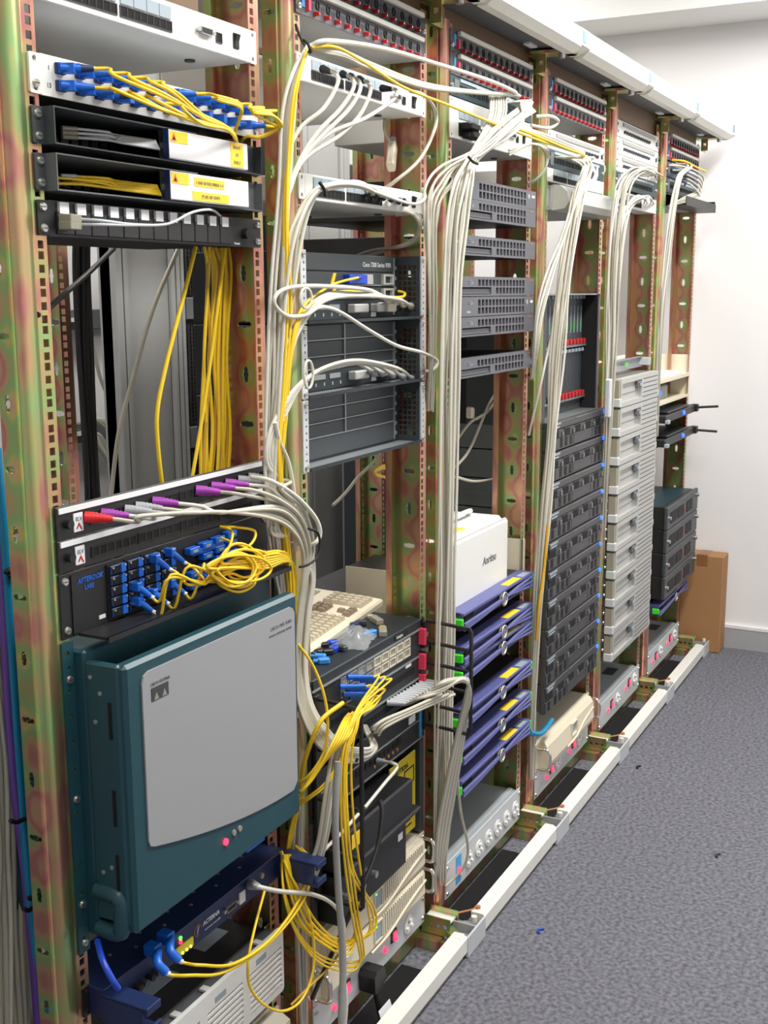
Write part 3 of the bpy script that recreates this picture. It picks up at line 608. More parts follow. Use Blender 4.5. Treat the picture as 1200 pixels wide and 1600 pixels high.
# routers
def router_row(t, kind, z, x0, x1, h):
    fy = .047
    ob('card', MB().box(x0, x1, fy-.003, fy, z+.001, z+h-.001, 'router', .0006), t)
    ob('card_edge', MB().box(x0, x1, fy-.006, fy-.003, z+.0005, z+.0025, 'alu'), t)
def vxr(z0, label, rows, name_text=None):
    t = thing('router', label, 'router', (RX[1], 0, z0), 'perforated-bracket routers')
    H = .1235; fy = .047; xl, xr = .024, .43
    ob('chassis', MB().box(xl, PW-.024, fy, .235, .001, H-.001, 'routerdark', .001), t)
    for x0 in (0, PW-.018):
        hs = [circ(x0+.0105, .008+.0118*k, .0027, 8) for k in range(10)]
        b = ob('bracket_flange', MB().prism(rrect(x0, x0+.018, .0005, H-.0005, .001, 1), XZ, -.003, 0, 'pdu', holes=hs), t)
    # right bracket cheek, square perforation, faces into the opening
    hs = [rect(.008+.0105*a, .0155+.0105*a, .014+.0105*b, .0215+.0105*b) for a in range(4) for b in range(9)]
    c = ob('bracket_cheek', MB().prism(rect(0, .05, .0005, H-.0005), YZ, PW-.0195, PW-.018, 'router', holes=hs), t); c['label'] = 'grey steel cheek with square perforation'
    ob('bracket_cheek', MB().box(.018, .0195, 0, .05, .0005, H-.0005, 'router'), t)
    ob('bottom_edge', MB().box(.0195, PW-.02, -.004, fy, .0005, .002, 'alu').box(.0195, PW-.02, -.006, -.003, .0005, .006, 'routerdark'), t)
    ob('front_trim', MB().box(xr, xr+.004, fy-.006, fy, .008, H-.004, 'alu'), t)
    z = H-.002
    for kind, h in rows:
        z -= h
        if kind == 'head':
            ob('header', MB().box(xl, xr, fy-.005, fy, z, z+h, 'router', .001), t)
            if name_text: text(t, name_text, .0125, (xr-.012, fy-.0056, z+h*.3), 'texthite', align='RIGHT')
        elif kind == 'slots':
            router_row(t, kind, z, xl, (xl+xr)/2-.002, h); router_row(t, kind, z, (xl+xr)/2+.002, xr, h); ob('divider', MB().box((xl+xr)/2-.002, (xl+xr)/2+.002, fy-.006, fy, z, z+h, 'alu'), t)
        elif kind == 'ports':
            router_row(t, kind, z, xl, xr, h)
            ob('yellow_tag', MB().prism([(.18, z+.004), (.19, z+.004), (.2, z+h-.004), (.19, z+h-.004)], XZ, fy-.005, fy-.003, 'labelyellow'), t)
            ob('adapter', MB().box(.23, .30, fy-.016, fy-.003, z+.004, z+h-.006, 'cobalt', .001), t); ob('adapter', MB().box(.30, .335, fy-.01, fy-.003, z+.003, z+h-.005, 'silver', .001), t)
            ob('transceiver', MB().prism(rect(.38, .425, z+.003, z+h-.004), XZ, fy-.009, fy-.003, 'silver', holes=[rect(.388, .418, z+.006, z+h-.008)]), t)
        elif kind == 'io':
            ob('io_controller', MB().box(xl, xr, fy-.004, fy, z, z+h, 'routerdark', .001), t)
            for k in range(3): ob('pc_card_slot', MB().box(.06+.055*k, .1+.055*k, fy-.0055, fy-.004, z+h*.5, z+h*.75, 'alu'), t)
            for a in (.24, .33): ob('connector', MB().box(a, a+.055, fy-.022, fy-.004, z+h*.3, z+h*.75, 'silver', .002), t)
            ob('connector', MB().box(.36, .395, fy-.03, fy-.004, z+h*.3, z+h*.8, 'beige', .002), t)
            ob('sticker', MB().box(.335, .355, fy-.0046, fy-.004, z+.002, z+h*.32, 'labelwhite'), t)
            for k in range(5): ob('indicator', MB().box(.09+.03*k, .094+.03*k, fy-.0046, fy-.004, z+.006, z+.012, 'labelgrey'), t)
    for s in ((.009, .008), (.009, H-.008), (PW-.009, .008), (PW-.009, H-.008)): ob('screw', SCREW, t, (s[0], -.003, s[1]))
    for k in range(5): ob('clip', MB().cyl((xr+.012, fy-.004, .02+.02*k), (xr+.012, fy, .02+.02*k), .004, 'alu', 8), t)
vxr(1.3965, 'dark grey perforated-bracket router with lettered header and blue adapter', [('head', .03), ('ports', .027), ('ports', .024), ('io', .036)], 'Cisco 7200 Series VXR')
vxr(1.2715, 'dark grey perforated-bracket router with grey serial plugs, between two others', [('slots', .029), ('slots', .029), ('slots', .022), ('io', .036)])
vxr(1.1465, 'dark grey perforated-bracket router with empty card slots, lowest of the three', [('slots', .026), ('slots', .026), ('slots', .026), ('head', .036)])
# keyboard on top of black router
def keyboard():
    t = thing('keyboard', 'beige computer keyboard lying on the black router', 'keyboard', (.895, .185, .7725), None, (math.radians(4), 0, math.radians(7)))
    W, D = .455, .185
    ob('case', MB().box(-W/2, W/2, -D/2, D/2, 0, .018, 'cream', .004), t)
    def keys(x0, z0, nx, nz, m, s=.0185):
        for a in range(nx):
            for b in range(nz):
                cx, cy_ = x0+a*s, z0+b*s
                ob('key', KEY[m], t, (cx, cy_, .018))
    KEY = {}
    for m in ('key', 'keybrown'):
        KEY[m] = MB().add([(-.008, -.008, 0), (.008, -.008, 0), (.008, .008, 0), (-.008, .008, 0), (-.006, -.005, .008), (.006, -.005, .008), (.006, .007, .008), (-.006, .007, .008)], [(0, 1, 5, 4), (1, 2, 6, 5), (2, 3, 7, 6), (3, 0, 4, 7), (4, 5, 6, 7)], m).mesh('key')
    keys(-.205, -.068, 14, 5, 'key'); keys(.068, -.068, 3, 1, 'keybrown'); keys(.0865, -.0495, 1, 1, 'keybrown'); keys(.068, -.012, 3, 2, 'keybrown'); keys(.14, -.068, 4, 5, 'key')
    keys(-.205, .058, 1, 1, 'keybrown'); keys(-.165, .058, 4, 1, 'keybrown'); keys(-.08, .058, 4, 1, 'keybrown'); keys(.0, .058, 3, 1, 'keybrown'); keys(.068, .058, 3, 1, 'keybrown')
    ob('legend_panel', MB().box(.14, .205, .05, .068, .018, .0195, 'taupe'), t)
keyboard()
# black multi-port router with side cable manager
t = thing('router', 'black router with rows of gold ports under the keyboard', 'router', (RX[1], 0, .603))
ob('chassis', MB().box(.012, PW-.012, -.003, .38, 0, .168, 'routerdark', .002), t)
ob('top_trim', MB().box(.012, PW-.012, -.006, -.003, .146, .149, 'alu').box(.012, PW-.012, -.006, -.003, .088, .091, 'alu').box(.012, PW-.012, -.006, -.003, .04, .043, 'alu'), t)
ob('badge', MB().box(.34, .4, -.0045, -.003, .154, .163, 'blackmatte'), t); text(t, 'Catalyst', .009, (.345, -.0052, .1555), 'texthite')
for k in range(9):
    for j in range(2): ob('gigabit_port', MB().prism(rect(-.015, .015, -.009, .009), XZ, -.006, -.003, 'beige' if k > 3 else 'alu', holes=[rect(-.011, .011, -.006, .006)]).box(-.011, .011, -.0045, -.003, -.006, .006, 'taupe'), t, (.13+.033*k, 0, .134-.021*j))
for k in range(24): ob('port', PORT, t, (.09+.0145*k, -.003, .066))
for k in range(24): ob('port', PORT, t, (.09+.0145*k, -.003, .02))
for z in (.115, .06, .015): ob('ejector', MB().box(.452, .462, -.018, -.003, z, z+.035, 'pinklabel', .001), t)
for z in (.1, .135, .05, .03): ob('thumb_screw', MB().cyl((.47, -.003, z), (.47, -.016, z), .006, 'steel', 8), t)
ob('sticker', MB().box(.39, .415, -.0045, -.003, .08, .087, 'labelwhite'), t)
ear_parts(t, .168, 'black')
def ring_ladder(name, label, x, z0, z1, n, y1):
    t = thing(name, label, 'cable manager', (x, 0, z0), 'black cable managers')
    hh = z1-z0
    ob('mounting_plate', MB().box(0, .016, -.012, -.004, 0, hh, 'black', .001), t)
    for k in range(n):
        z = hh*k/(n-1)*.96+.004
        ob('finger', MB().tube(smooth([(.008, -.012, z+.006), (.008, y1*.5, z+.004), (.008, y1+.008, z)], 4), .0042, 'black', 6), t)
    ob('front_bar', MB().tube([(.008, y1+.006, hh*.99), (.008, y1, hh*.95), (.008, y1, .008), (.008, y1+.006, .002)], .0042, 'black', 6), t)
ring_ladder('cable_manager', 'black ladder-shaped cable manager beside the purple servers', 1.066, .525, .765, 6, -.115)
ring_ladder('cable_manager', 'black ladder-shaped cable manager carrying the yellow fibres', .61, .35, .745, 5, -.1)
# second black unit
t = thing('multiplexer', 'black multiplexer with light blue tag under the black router', 'multiplexer', (RX[1], 0, .505))
ob('chassis', MB().box(.012, PW-.012, -.003, .36, 0, .088, 'black', .002), t)
ob('seam', MB().box(.012, PW-.012, -.0045, -.003, .043, .046, 'alu').box(.012, PW-.012, -.0045, -.003, .0, .003, 'alu'), t)
for k in range(10): ob('port', PORT, t, (.18+.02*k, -.003, .03))
for k in range(6): ob('indicator', MB().cyl((.25+.02*k, -.003, .016), (.25+.02*k, -.005, .016), .0035, 'copper', 8), t)
ob('blue_tag', MB().box(.455, .466, -.0055, -.003, .006, .075, 'cyanlabel'), t); ob('sticker', MB().box(.405, .435, -.0045, -.003, .05, .066, 'labelwhite'), t)
ear_parts(t, .088, 'black')
t = thing('power_shelf', 'black power shelf with yellow warning plate above the beige unit', 'power supply', (RX[1], 0, .29))
ob('chassis', MB().box(.012, PW-.024, .02, .36, 0, .212, 'blackmatte', .002), t)
ob('side_frame', MB().box(PW-.024, PW-.004, -.003, .02, 0, .212, 'charcoal'), t); ob('side_frame', MB().box(.002, .022, -.003, .02, 0, .212, 'charcoal'), t)
wp = ob('warning_plate', MB().box(.325, .445, .0, .004, .018, .195, 'warnyellow', .001), t); wp['label'] = 'yellow warning plate'
text(wp, 'CAUTION', .016, (.335, -.0006, .17), 'blackmatte', bold=.0003)
ob('warning_frame', MB().prism(rect(.39, .437, .13, .166), XZ, -.0008, 0, 'blackmatte', holes=[rect(.393, .434, .133, .163)]), wp)
for q in range(8): ob('warning_text', MB().box(.335, .425-.006*(q % 3), -.0006, 0, .035+.011*q, .0385+.011*q, 'blackmatte'), wp)
m1 = ob('module', MB().box(.03, .32, -.055, .02, .115, .19, 'black', .004).box(.03, .345, -.062, .0, .112, .122, 'black', .003), t)
m2 = ob('module', MB().box(.03, .31, -.045, .02, .006, .1, 'black', .004), t)
ob('sticker', MB().box(.27, .29, -.0458, -.045, .07, .085, 'labelwhite'), m2); ob('sticker', MB().box(.06, .09, -.0558, -.055, .15, .178, 'labelyellow'), m1)
for a in (.05, .1, .15): ob('knob', MB().cyl((a, -.045, .06), (a, -.06, .06), .007, 'steel', 8), m2)
# beige rack UPS with two ribbed grilles
t = thing('ups_unit', 'beige double power unit with ribbed grilles and chrome handles', 'power supply', (RX[1], 0, .138))
H = .145
ob('body', MB().box(.012, PW-.012, 0, .36, 0, H, 'beige', .003), t)
ob('front_plate', MB().box(0, PW, -.004, 0, .0, H, 'beige', .001), t)
for j in range(2):
    zz = .003+.071*j
    b = ob('bezel', MB().prism([(-.004, zz), (-.014, zz), (-.02, zz+.012), (-.019, zz+.06), (-.014, zz+.067), (-.004, zz+.068)], lambda a, b, c: (c, a, b), .03, PW-.03, 'cream'), t)
    for k in range(20): ob('rib', MB().prism([(-.023, zz+.018+.0011*k), (-.019, zz+.018+.0011*k), (-.018, zz+.062), (-.022, zz+.062)], lambda a, b, c: (c, a, b), .25+.0096*k, .2548+.0096*k, 'beige'), b)
    sw = MB(); sw.tube(smooth([(.2, -.02, zz+.004), (.27, -.022, zz+.009), (.34, -.024, zz+.028), (.4, -.024, zz+.04), (PW-.03, -.021, zz+.043)], 6), .003, 'cream', 6); ob('swoosh', sw, b)
    ob('display_recess', MB().prism(rect(.212, .248, zz+.016, zz+.06), XZ, -.0225, -.018, 'cream', holes=[rect(.215, .245, zz+.019, zz+.057)]).box(.215, .245, -.0205, -.018, zz+.019, zz+.057, 'labelgrey'), b)
    ob('indicator', MB().cyl((.22, -.0205, zz+.052), (.22, -.0225, zz+.052), .002, 'led_green', 6), b)
    ob('badge', MB().box(.09, .12, -.0215, -.0185, zz+.04, zz+.052, 'beige'), b)
    for xh in (.012, PW-.012): ob('handle', MB().tube(smooth([(xh, -.004, zz+.008), (xh, -.03, zz+.012), (xh, -.03, zz+.055), (xh, -.004, zz+.06)], 5), .0045, 'chrome', 8), t)
screws(t, ((.008, .01), (.008, .07), (.008, .135), (PW-.008, .01), (PW-.008, .135)), -.004)
# ------------------------------------------------------------------ power strips
NEON = MB().cyl((0, 0, 0), (0, -.005, 0), .0065, 'led_red', 12, .005).mesh('neon_lamp')
RSW = MB().box(-.013, .013, -.003, 0, -.0135, .0135, 'black', .001).prism([(-.003, -.009), (-.009, -.008), (-.005, 0), (-.004, .009), (-.003, .009)], lambda a, b, c: (c, a, b), -.006, .0075, 'led_red').mesh('red_switch')
def uk_socket():
    mb = MB()
    mb.prism(circ(0, .0, .021, 16), XZ, -.003, 0, 'white'); mb.cyl((0, -.003, .011), (0, -.009, .011), .0042, 'labelwhite', 8); mb.cyl((-.01, -.003, -.006), (-.01, -.008, -.006), .004, 'labelwhite', 8); mb.cyl((.01, -.003, -.006), (.01, -.008, -.006), .004, 'labelwhite', 8)
    mb.box(-.0025, .0025, -.0034, -.003, .002, .009, 'charcoal'); return mb.mesh('socket')
SOCK = uk_socket()
def pdu(r, z0, h, label, lamps=(), rockers=(), socks=(), top='pdutop', blue=False, slot=None):
    t = thing('power_strip', label, 'power strip', (RX[r], 0, z0), 'white rack power strips')
    ob('front_plate', MB().box(0, PW, -.0035, 0, 0, h, 'pdu', .0008), t)
    ob('body', MB().box(.012, PW-.012, 0, .17, .001, h-.003, top, .001).box(.012, PW-.012, .012, .025, h-.003, h-.001, 'pdu'), t)
    for (x, z) in lamps: ob('neon_lamp', NEON, t, (x, -.0035, z))
    for (x, z) in rockers: ob('red_switch', RSW, t, (x, -.0035, z))
    for (x, z) in socks: ob('socket', SOCK, t, (x, -.0035, z))
    if blue: ob('switch_plate', MB().box(.058, .088, -.0045, -.0035, .01, h-.008, 'cyanlabel'), t); ob('neon_lamp', MB().cyl((.075, -.0045, h*.46), (.075, -.01, h*.46), .009, 'led_red', 12), t)
    if slot: ob('vent', MB().box(slot, slot+.08, .05, .09, h-.003, h-.0025, 'charcoal'), t)
    screws(t, ((.008, .012), (.008, h-.012), (PW-.008, .012), (PW-.008, h-.012)), -.0035)
    return t
pdu(1, .066, .07, 'white power strip with black mains plug at the rack foot', lamps=((.075, .03), (.29, .034)), rockers=((.125, .044), (.33, .046)), socks=((.4, .036),))
ob('blank_plug', MB().box(.095, .112, -.012, -.0035, .03, .056, 'black', .001), bpy.data.objects['power_strip'])
t = thing('mains_plug', 'black mains plug in the white power strip, cord hanging', 'plug', (RX[1], 0, .066))
ob('plug_body', MB().prism([(.175, .008), (.2, .004), (.218, .016), (.218, .044), (.208, .054), (.182, .054), (.172, .044)], XZ, -.042, -.006, 'black'), t)
cb = ob('cord', MB().tube(smooth([(.196, -.03, .008), (.196, -.036, -.02), (.194, -.05, -.055), (.18, -.11, -.0602)], 6), .006, 'black', 8), t)
ob('paper_tag', MB().box(-.024, .024, -.001, .0, -.02, .02, 'labelwhite'), t, (.184, -.062, -.034), (math.radians(-18), 0, 0))
text(t, 'TESTED', .007, (.166, -.0685, -.026), 'textgrey', rot=(PI/2-.3, 0, 0))
# ------------------------------------------------------------------ rack 3
def rj_panel(r, z0, h, label, m='tealdark', n=16, name='patch_panel', x0=.06, s=.0235, depth=.06):
    t = thing(name, label, 'patch panel', (RX[r], 0, z0), 'dark copper patch panels')
    ob('front_plate', MB().box(.0, PW, -.003, 0, 0, h, m, .0008), t)
    for k in range(n): ob('jack', PORT, t, (x0+s*k, -.003, h*.45))
    ob('label_strip', MB().box(.05, PW-.05, -.0045, -.003, h*.78, h*.93, 'labelgrey'), t)
    ob('back_box', MB().box(.03, PW-.03, 0, depth, .003, h-.003, 'charcoal'), t)
    ob('side_label', MB().box(.02, .045, -.0045, -.003, .006, h-.006, 'cabdark'), t)
    screws(t, ((.009, h*.5), (PW-.009, h*.5)), -.003)
    return t
rj_panel(2, 1.846, .04, 'dark teal patch panel full of grey plugs under the third fuse panel')
t = switch_chassis(2, 1.762, .082, 'tall white switch under the dark teal patch panel, grey cables across it', ngrp=((.045, 8), (.165, 8)))
for k in range(8): ob('port', PORT, t, (.0515+k*.01325, -.003, .015))
text(t, 'M', .02, (.28, -.0036, .02), 'textgrey', bold=.0006); ob('plug_block', PLB, t, (.08, -.003, .028)); ob('plug_block', PLB, t, (.09, -.003, .012))
def sun_server(r, z0, kind, label):
    t = thing('server', label, 'server', (RX[r], 0, z0), 'grey grille-fronted servers'); h = .0425; yf = -.026; x0, x1 = .012, .458
    ob('chassis', MB().box(.022, PW-.03, -.008, .4, .001, h-.001, 'black', .001), t)
    gx, gn = .105, 14; hs = [rect(gx+.0208*k, gx+.0142+.0208*k, .0225, .036) for k in range(gn)]
    k0 = 5 if kind == 'A' else 0
    hs += [rect(gx+.0208*k, gx+.0142+.0208*k, .0055, .019) for k in range(k0, gn)]
    if kind == 'A': hs += [rect(x0+.006, gx+.075, .0045, .0195)]
    ob('bezel', MB().prism(rect(x0, x1, .0005, h-.0005), XZ, yf, -.008, 'sun', holes=hs), t)
    ob('grille_back', MB().box(gx-.002, x1-.05, -.0095, -.008, .003, .039, 'void'), t)
    if kind == 'A':
        d = ob('disc_drive', MB().box(x0+.007, gx+.074, yf+.003, -.009, .0045, .0175, 'sundark', .001), t); ob('drive_lip', MB().box(x0+.009, gx+.07, yf+.001, yf+.003, .006, .0085, 'sun'), d)
    else:
        ob('button_mark', MB().box(x0+.03, x0+.05, yf-.0006, yf, .008, .012, 'labelgrey'), t); ob('badge', MB().cyl((x1-.05, yf, .028), (x1-.05, yf-.001, .028), .006, 'labelgrey', 10), t); ob('badge', MB().box(x1-.028, x1-.012, yf-.0008, yf, .026, .032, 'labelwhite'), t)
    lg = MB()
    for a in range(4):
        q = Matrix.Rotation(PI/4+a*PI/2, 2)
        for s in (-1, 1):
            c = q @ Vector((.0032, .0)); lg.box(c.x-.0016, c.x+.0016, -.0006, 0, c.y-.0016+s*.0006, c.y+.0016+s*.0006, 'labelgrey')
    ob('logo', lg, t, (x0+.042, yf, .029)); text(t, 'Sun', .011, (x0+.05, yf-.0004, .0255), 'labelgrey')
    ob('mark', MB().box(x1-.04, x1-.015, yf-.0006, yf, .036, .0375, 'copper'), t)
    ob('power_led', MB().box(.006, .012, yf+.004, yf+.01, .026, .03, 'led_green'), t); ob('mounting_ear', MB().box(.0, .022, -.006, -.003, .003, h-.003, 'black'), t); ob('mounting_ear', MB().box(PW-.03, PW, -.006, -.003, .003, h-.003, 'black'), t)
SUN = [(1.642, 'B', 'grey server with full grille and silver marks, topmost under the white switch'), (1.600, 'A', 'grey server with disc slot right under the topmost grey server'), (1.525, 'A', 'grey server with disc slot standing alone between two gaps, third from top'),
       (1.4395, 'A', 'grey server with disc slot, topmost of the block of three'), (1.3965, 'B', 'grey server with full grille, middle of the block of three'), (1.3535, 'A', 'grey server with disc slot, lowest of the block of three'), (1.2655, 'A', 'grey server with disc slot, lowest of all grey servers, above the gap')]
for a in SUN: sun_server(2, *a)
# instrument shelf and white analyser
t = thing('instrument_shelf', 'cream metal shelf under the white instrument', 'shelf', (RX[2], 0, .722))
ob('shelf_plate', MB().box(.012, PW-.012, -.02, .26, 0, .004, 'cream').box(.012, PW-.012, -.022, -.018, -.006, .004, 'cream'), t)
ob('side_plate', MB().box(PW-.014, PW-.012, -.01, .26, .004, .105, 'cream').box(PW-.014, PW, -.004, -.001, .0, .105, 'cream'), t); ob('side_plate', MB().box(.012, .014, -.01, .26, .004, .105, 'cream').box(0, .014, -.004, -.001, 0, .105, 'cream'), t)
t = thing('signal_analyser', 'white portable signal analyser with closed cover on cream shelf', 'instrument', (RX[2]+.04, .013, .726))
ob('case', MB().box(0, .345, 0, .16, 0, .178, 'white', .012), t); ob('cover', MB().box(.004, .341, -.012, .0, .004, .174, 'white', .008), t)
text(t, 'Anritsu', .028, (.215, -.0125, .085), 'textgrey', align='CENTER', shear=.15, bold=.0004)
ob('sticker', MB().box(.07, .15, .02, .09, .178, .1786, 'labelyellow'), t); ob('handle', MB().tube(smooth([(.19, .09, .176), (.2, .07, .192), (.29, .07, .192), (.3, .09, .176)], 5), .006, 'white', 8), t)
for x in (.03, .31): ob('foot', MB().cyl((x, .02, 0), (x, .02, -.0001), .008, 'charcoal', 8), t)
# purple servers
def purple_server(r, z0, label, proto=[None]):
    if proto[0]: return dup(proto[0], (RX[r], 0, z0), label)
    t = thing('server', label, 'server', (RX[r], 0, z0), 'purple swoosh-fronted servers'); h = .043; yf = -.034; x0, x1 = .018, PW-.02
    ob('chassis', MB().box(.022, PW-.022, .004, .42, .001, h-.001, 'black', .001), t)
    ob('bezel', MB().box(x0, x1, yf+.006, .004, .0005, h-.0005, 'purpledark', .001).box(x0, x1, yf-.002, .006, h-.009, h, 'purple', .002), t)
    for s, zz in ((0, .031), (1, .018), (2, .006)):
        pts = [(x0+.004, yf-.001, .004 if s == 2 else .012*(2-s)*.4+.006), (x0+.1, yf-.003, .01+.004*(2-s)), (x0+.19, yf-.004, .017+.002*(2-s)), (x0+.26, yf-.004, .022), (x0+.33, yf-.003, .022+.005*(1-s)), (x1-.004, yf-.001, zz)]
        ob('swoosh', MB().tube(smooth(pts, 6), .0042, 'purple', 6), t)
    ring = MB(); cx, cz = x0+.235, .021
    pts = [(cx+.0155*math.cos(a*PI/10), yf-.007, cz+.0155*math.sin(a*PI/10)) for a in range(21)]; ring.tube(pts, .0024, 'chrome', 6); ring.cyl((cx, yf+.002, cz), (cx, yf-.006, cz), .014, 'taupe', 14); ring.box(cx-.003, cx+.003, yf-.008, yf-.006, cz-.009, cz+.009, 'steel'); ob('badge', ring, t)
    for (a, b) in ((x0+.02, x0+.07), (x1-.16, x1-.02)): ob('vent', MB().box(a, b, yf+.004, yf+.009, .008, .03, 'void'), t)
    ob('sticker', MB().box(x1-.17, x1-.085, yf-.0004, -.014, h, h+.0006, 'labelyellow'), t); ob('sticker', MB().box(x1-.07, x1-.02, yf, -.016, h, h+.0006, 'labelgrey'), t)
    ob('latch', MB().box(x1, x1+.012, yf-.001, -.014, .012, .036, 'green', .002), t)['label'] = 'bright green latch'; ob('latch', MB().box(x0-.008, x0+.001, yf-.002, -.01, .01, .03, 'green', .002), t)
    proto[0] = t; return t
PLAB = ['purple server directly under the white analyser shelf', 'purple server second from the top of its stack', 'purple server third from the top, no gap above it', 'purple server fourth from the top of its stack', 'purple server fifth from the top of its stack', 'purple server lowest in its stack, above the socket strip']
for k, (px, py) in enumerate(((776, 941), (775, 993), (774, 1019), (772, 1090), (771, 1142), (770, 1190))):
    purple_server(2, P(px, py, -.035).z-.021, PLAB[k])
pdu(2, .058, .088, 'white power strip with six sockets and blue switch plate', socks=[(.135+.062*k, .042) for k in range(6)], blue=True)
# ------------------------------------------------------------------ rack 4
def punched_panel(r, z0, h, label, n=14):
    t = thing('patch_panel', label, 'patch panel', (RX[r], 0, z0), 'white coax patch panels')
    ob('front_plate', MB().box(0, PW, -.003, 0, 0, h, 'white', .0008), t); ob('label_strip', MB().box(.06, PW-.05, -.006, -.003, h*.68, h*.9, 'midgrey'), t)
    for k in range(n): ob('coax_port', COAX, t, (.075+.0255*k, -.003, h*.36))
    screws(t, ((.009, h*.3), (.009, h*.7), (PW-.009, h*.3), (PW-.009, h*.7)), -.003)
    ob('end_knob', MB().cyl((PW-.028, -.003, h*.45), (PW-.028, -.006, h*.45), .007, 'black', 8), t)
COAX = MB().cyl((0, 0, 0), (0, -.006, 0), .005, 'charcoal', 8).cyl((0, -.006, 0), (0, -.0065, 0), .003, 'void', 8).mesh('coax_port')
punched_panel(3, 1.802, .046, 'white coax patch panel above the black blue-lit servers')
rj_panel(3, 1.757, .044, 'dark teal patch panel under the white coax panel, above the silver-lidded server')
switch_chassis(3, 1.722, .034, 'slim white network switch above the silver-lidded server', ngrp=((.045, 8), (.16, 10)), extra=False)
t = thing('server', 'silver-lidded server with rounded bezel sticking out of the rack', 'server', (RX[3], 0, 1.651)); ob('chassis', MB().box(.015, PW-.015, -.01, .4, 0, .062, 'cabgrey', .002), t)
ob('bezel', MB().prism([(-.01, .0), (-.045, .004), (-.055, .02), (-.05, .045), (-.03, .062), (-.01, .064)], lambda a, b, c: (c, a, b), .02, PW-.02, 'silver'), t); ob('badge', MB().box(.41, .44, -.053, -.048, .03, .04, 'labelblue'), t); ear_parts(t, .062, 'cabgrey')
t = thing('card_chassis', 'dark card chassis with grey line cards and red levers', 'chassis', (RX[3], 0, 1.098)); H = .345
ob('frame', MB().box(.018, PW-.018, .22, .3, 0, H, 'blackmatte').box(PW-.02, PW-.018, 0, .22, 0, H, 'blackmatte').box(.018, .02, 0, .22, 0, H, 'charcoal').box(.02, PW-.02, 0, .22, 0, .004, 'alu').box(.02, PW-.02, .0, .22, H-.004, H, 'alu'), t)
ear_parts(t, H, 'charcoal')
for j, (z0, z1) in enumerate(((.205, .34), (.055, .19), (.008, .048))):
    for k in range(14):
        ob('line_card', MB().box(.025+.0305*k, .054+.0305*k, .04, .05, z0, z1, 'router', .001), t)
        if j < 2: ob('ejector', MB().box(.032+.0305*k, .046+.0305*k, .025, .04, z0-.002, z0+.012, 'red' if k > 4 else 'charcoal', .001), t); ob('ejector', MB().box(.034+.0305*k, .046+.0305*k, .03, .04, z1-.01, z1, 'labelgrey', .001), t)
        if j == 0:
            ob('port_column', MB().box(.037+.0305*k, .042+.0305*k, .0385, .04, z0+.03, z1-.03, 'labelgrey').box(.0375+.0305*k, .0415+.0305*k, .038, .0385, z0+.04, z0+.06, 'green'), t)
    ob('shelf_edge', MB().box(.02, PW-.02, .03, .05, z0-.01, z0-.004, 'alu'), t)
ob('red_strip', MB().box(.025, .44, .032, .04, .048, .051, 'orange'), t)
def dell(r, z0, h, label, proto=[None]):
    if proto[0]: return dup(proto[0], (RX[r], 0, z0), label)
    t = thing('server', label, 'server', (RX[r], 0, z0), 'black blue-lit servers'); yf = -.03; x0, x1 = .004, PW-.006
    ob('chassis', MB().box(.02, PW-.02, -.012, .4, .001, h-.001, 'dellside', .001).box(.0185, .02, .03, .38, h*.4, h*.6, 'dellside'), t)
    ob('bezel', MB().box(x0, x1, yf+.006, -.012, .0005, h-.0005, 'dell', .001), t)
    ob('top_bar', MB().box(x0, x1, yf, yf+.006, h-.02, h-.001, 'dell', .002), t); ob('bright_edge', MB().box(.2, x1-.02, yf-.001, yf+.002, h-.0035, h-.0015, 'delllight'), t); ob('label', MB().box(x0+.004, .07, yf-.001, yf, h-.008, h-.003, 'labelgrey'), t); ob('label', MB().box(x0+.01, .06, yf-.001, yf, h-.016, h-.012, 'labelgrey'), t)
    for k in range(5):
        a = x0+.012+.093*k
        b = ob('drive_bay', MB().box(a, a+.088, yf+.002, yf+.006, h*.45, h-.021, 'dell', .001), t)
        ob('bay_recess', MB().box(a+.004, a+.045, yf+.0012, yf+.002, h*.47, h-.024, 'void'), b); ob('bay_latch', MB().box(a+.07, a+.08, yf-.002, yf+.002, h*.46, h-.03, 'delllight', .001), b)
    ob('lower_panel', MB().box(x0+.002, x1-.002, yf+.002, yf+.006, .003, h*.43, 'dell', .001), t)
    for a in (.02, .075, .115, .155, .385, .42):
        v = MB()
        for q in range(5): v.box(a, a+.02, yf+.001, yf+.002, .008+.0052*q, .0112+.0052*q, 'void')
        ob('vent', v, t)
    ob('drive_door', MB().prism(rect(.19, .36, .006, h*.4), XZ, yf+.001, yf+.002, 'charcoal', holes=[rect(.192, .358, .008, h*.4-.002)]), t)
    ob('power_led', MB().cyl((x1-.016, yf, h-.008), (x1-.016, yf-.005, h-.008), .006, 'led_blue', 10), t)
    proto[0] = t; return t
ORD = ['topmost', 'second', 'third', 'fourth', 'fifth', 'sixth', 'seventh', 'eighth', 'ninth', 'lowest']
LEDS = [(938, 643), (936, 687), (934, 730), (932, 773), (930, 815), (928, 857), (926, 898), (924, 939), (922, 979), (921, 1019)]
zl = [P(px, py, -.03).z for px, py in LEDS]; ph = (zl[0]-zl[-1])/9
for k in range(10): dell(3, zl[0]-ph*k-(ph-.008), ph-.001, 'black drive-bay server with blue light, %s of ten%s' % (ORD[k], '' if k in (0, 9) else ' from the top'))
def handle_u(t, x, z0, z1, y0, y1): ob('handle', MB().tube(smooth([(x, y0, z0), (x, y1, z0+.004), (x, y1, z1-.004), (x, y0, z1)], 5), .0045, 'chrome', 8), t)
t = thing('ups_unit', 'beige single power unit with curved front under the black servers', 'power supply', (RX[3], 0, .138)); H = .085
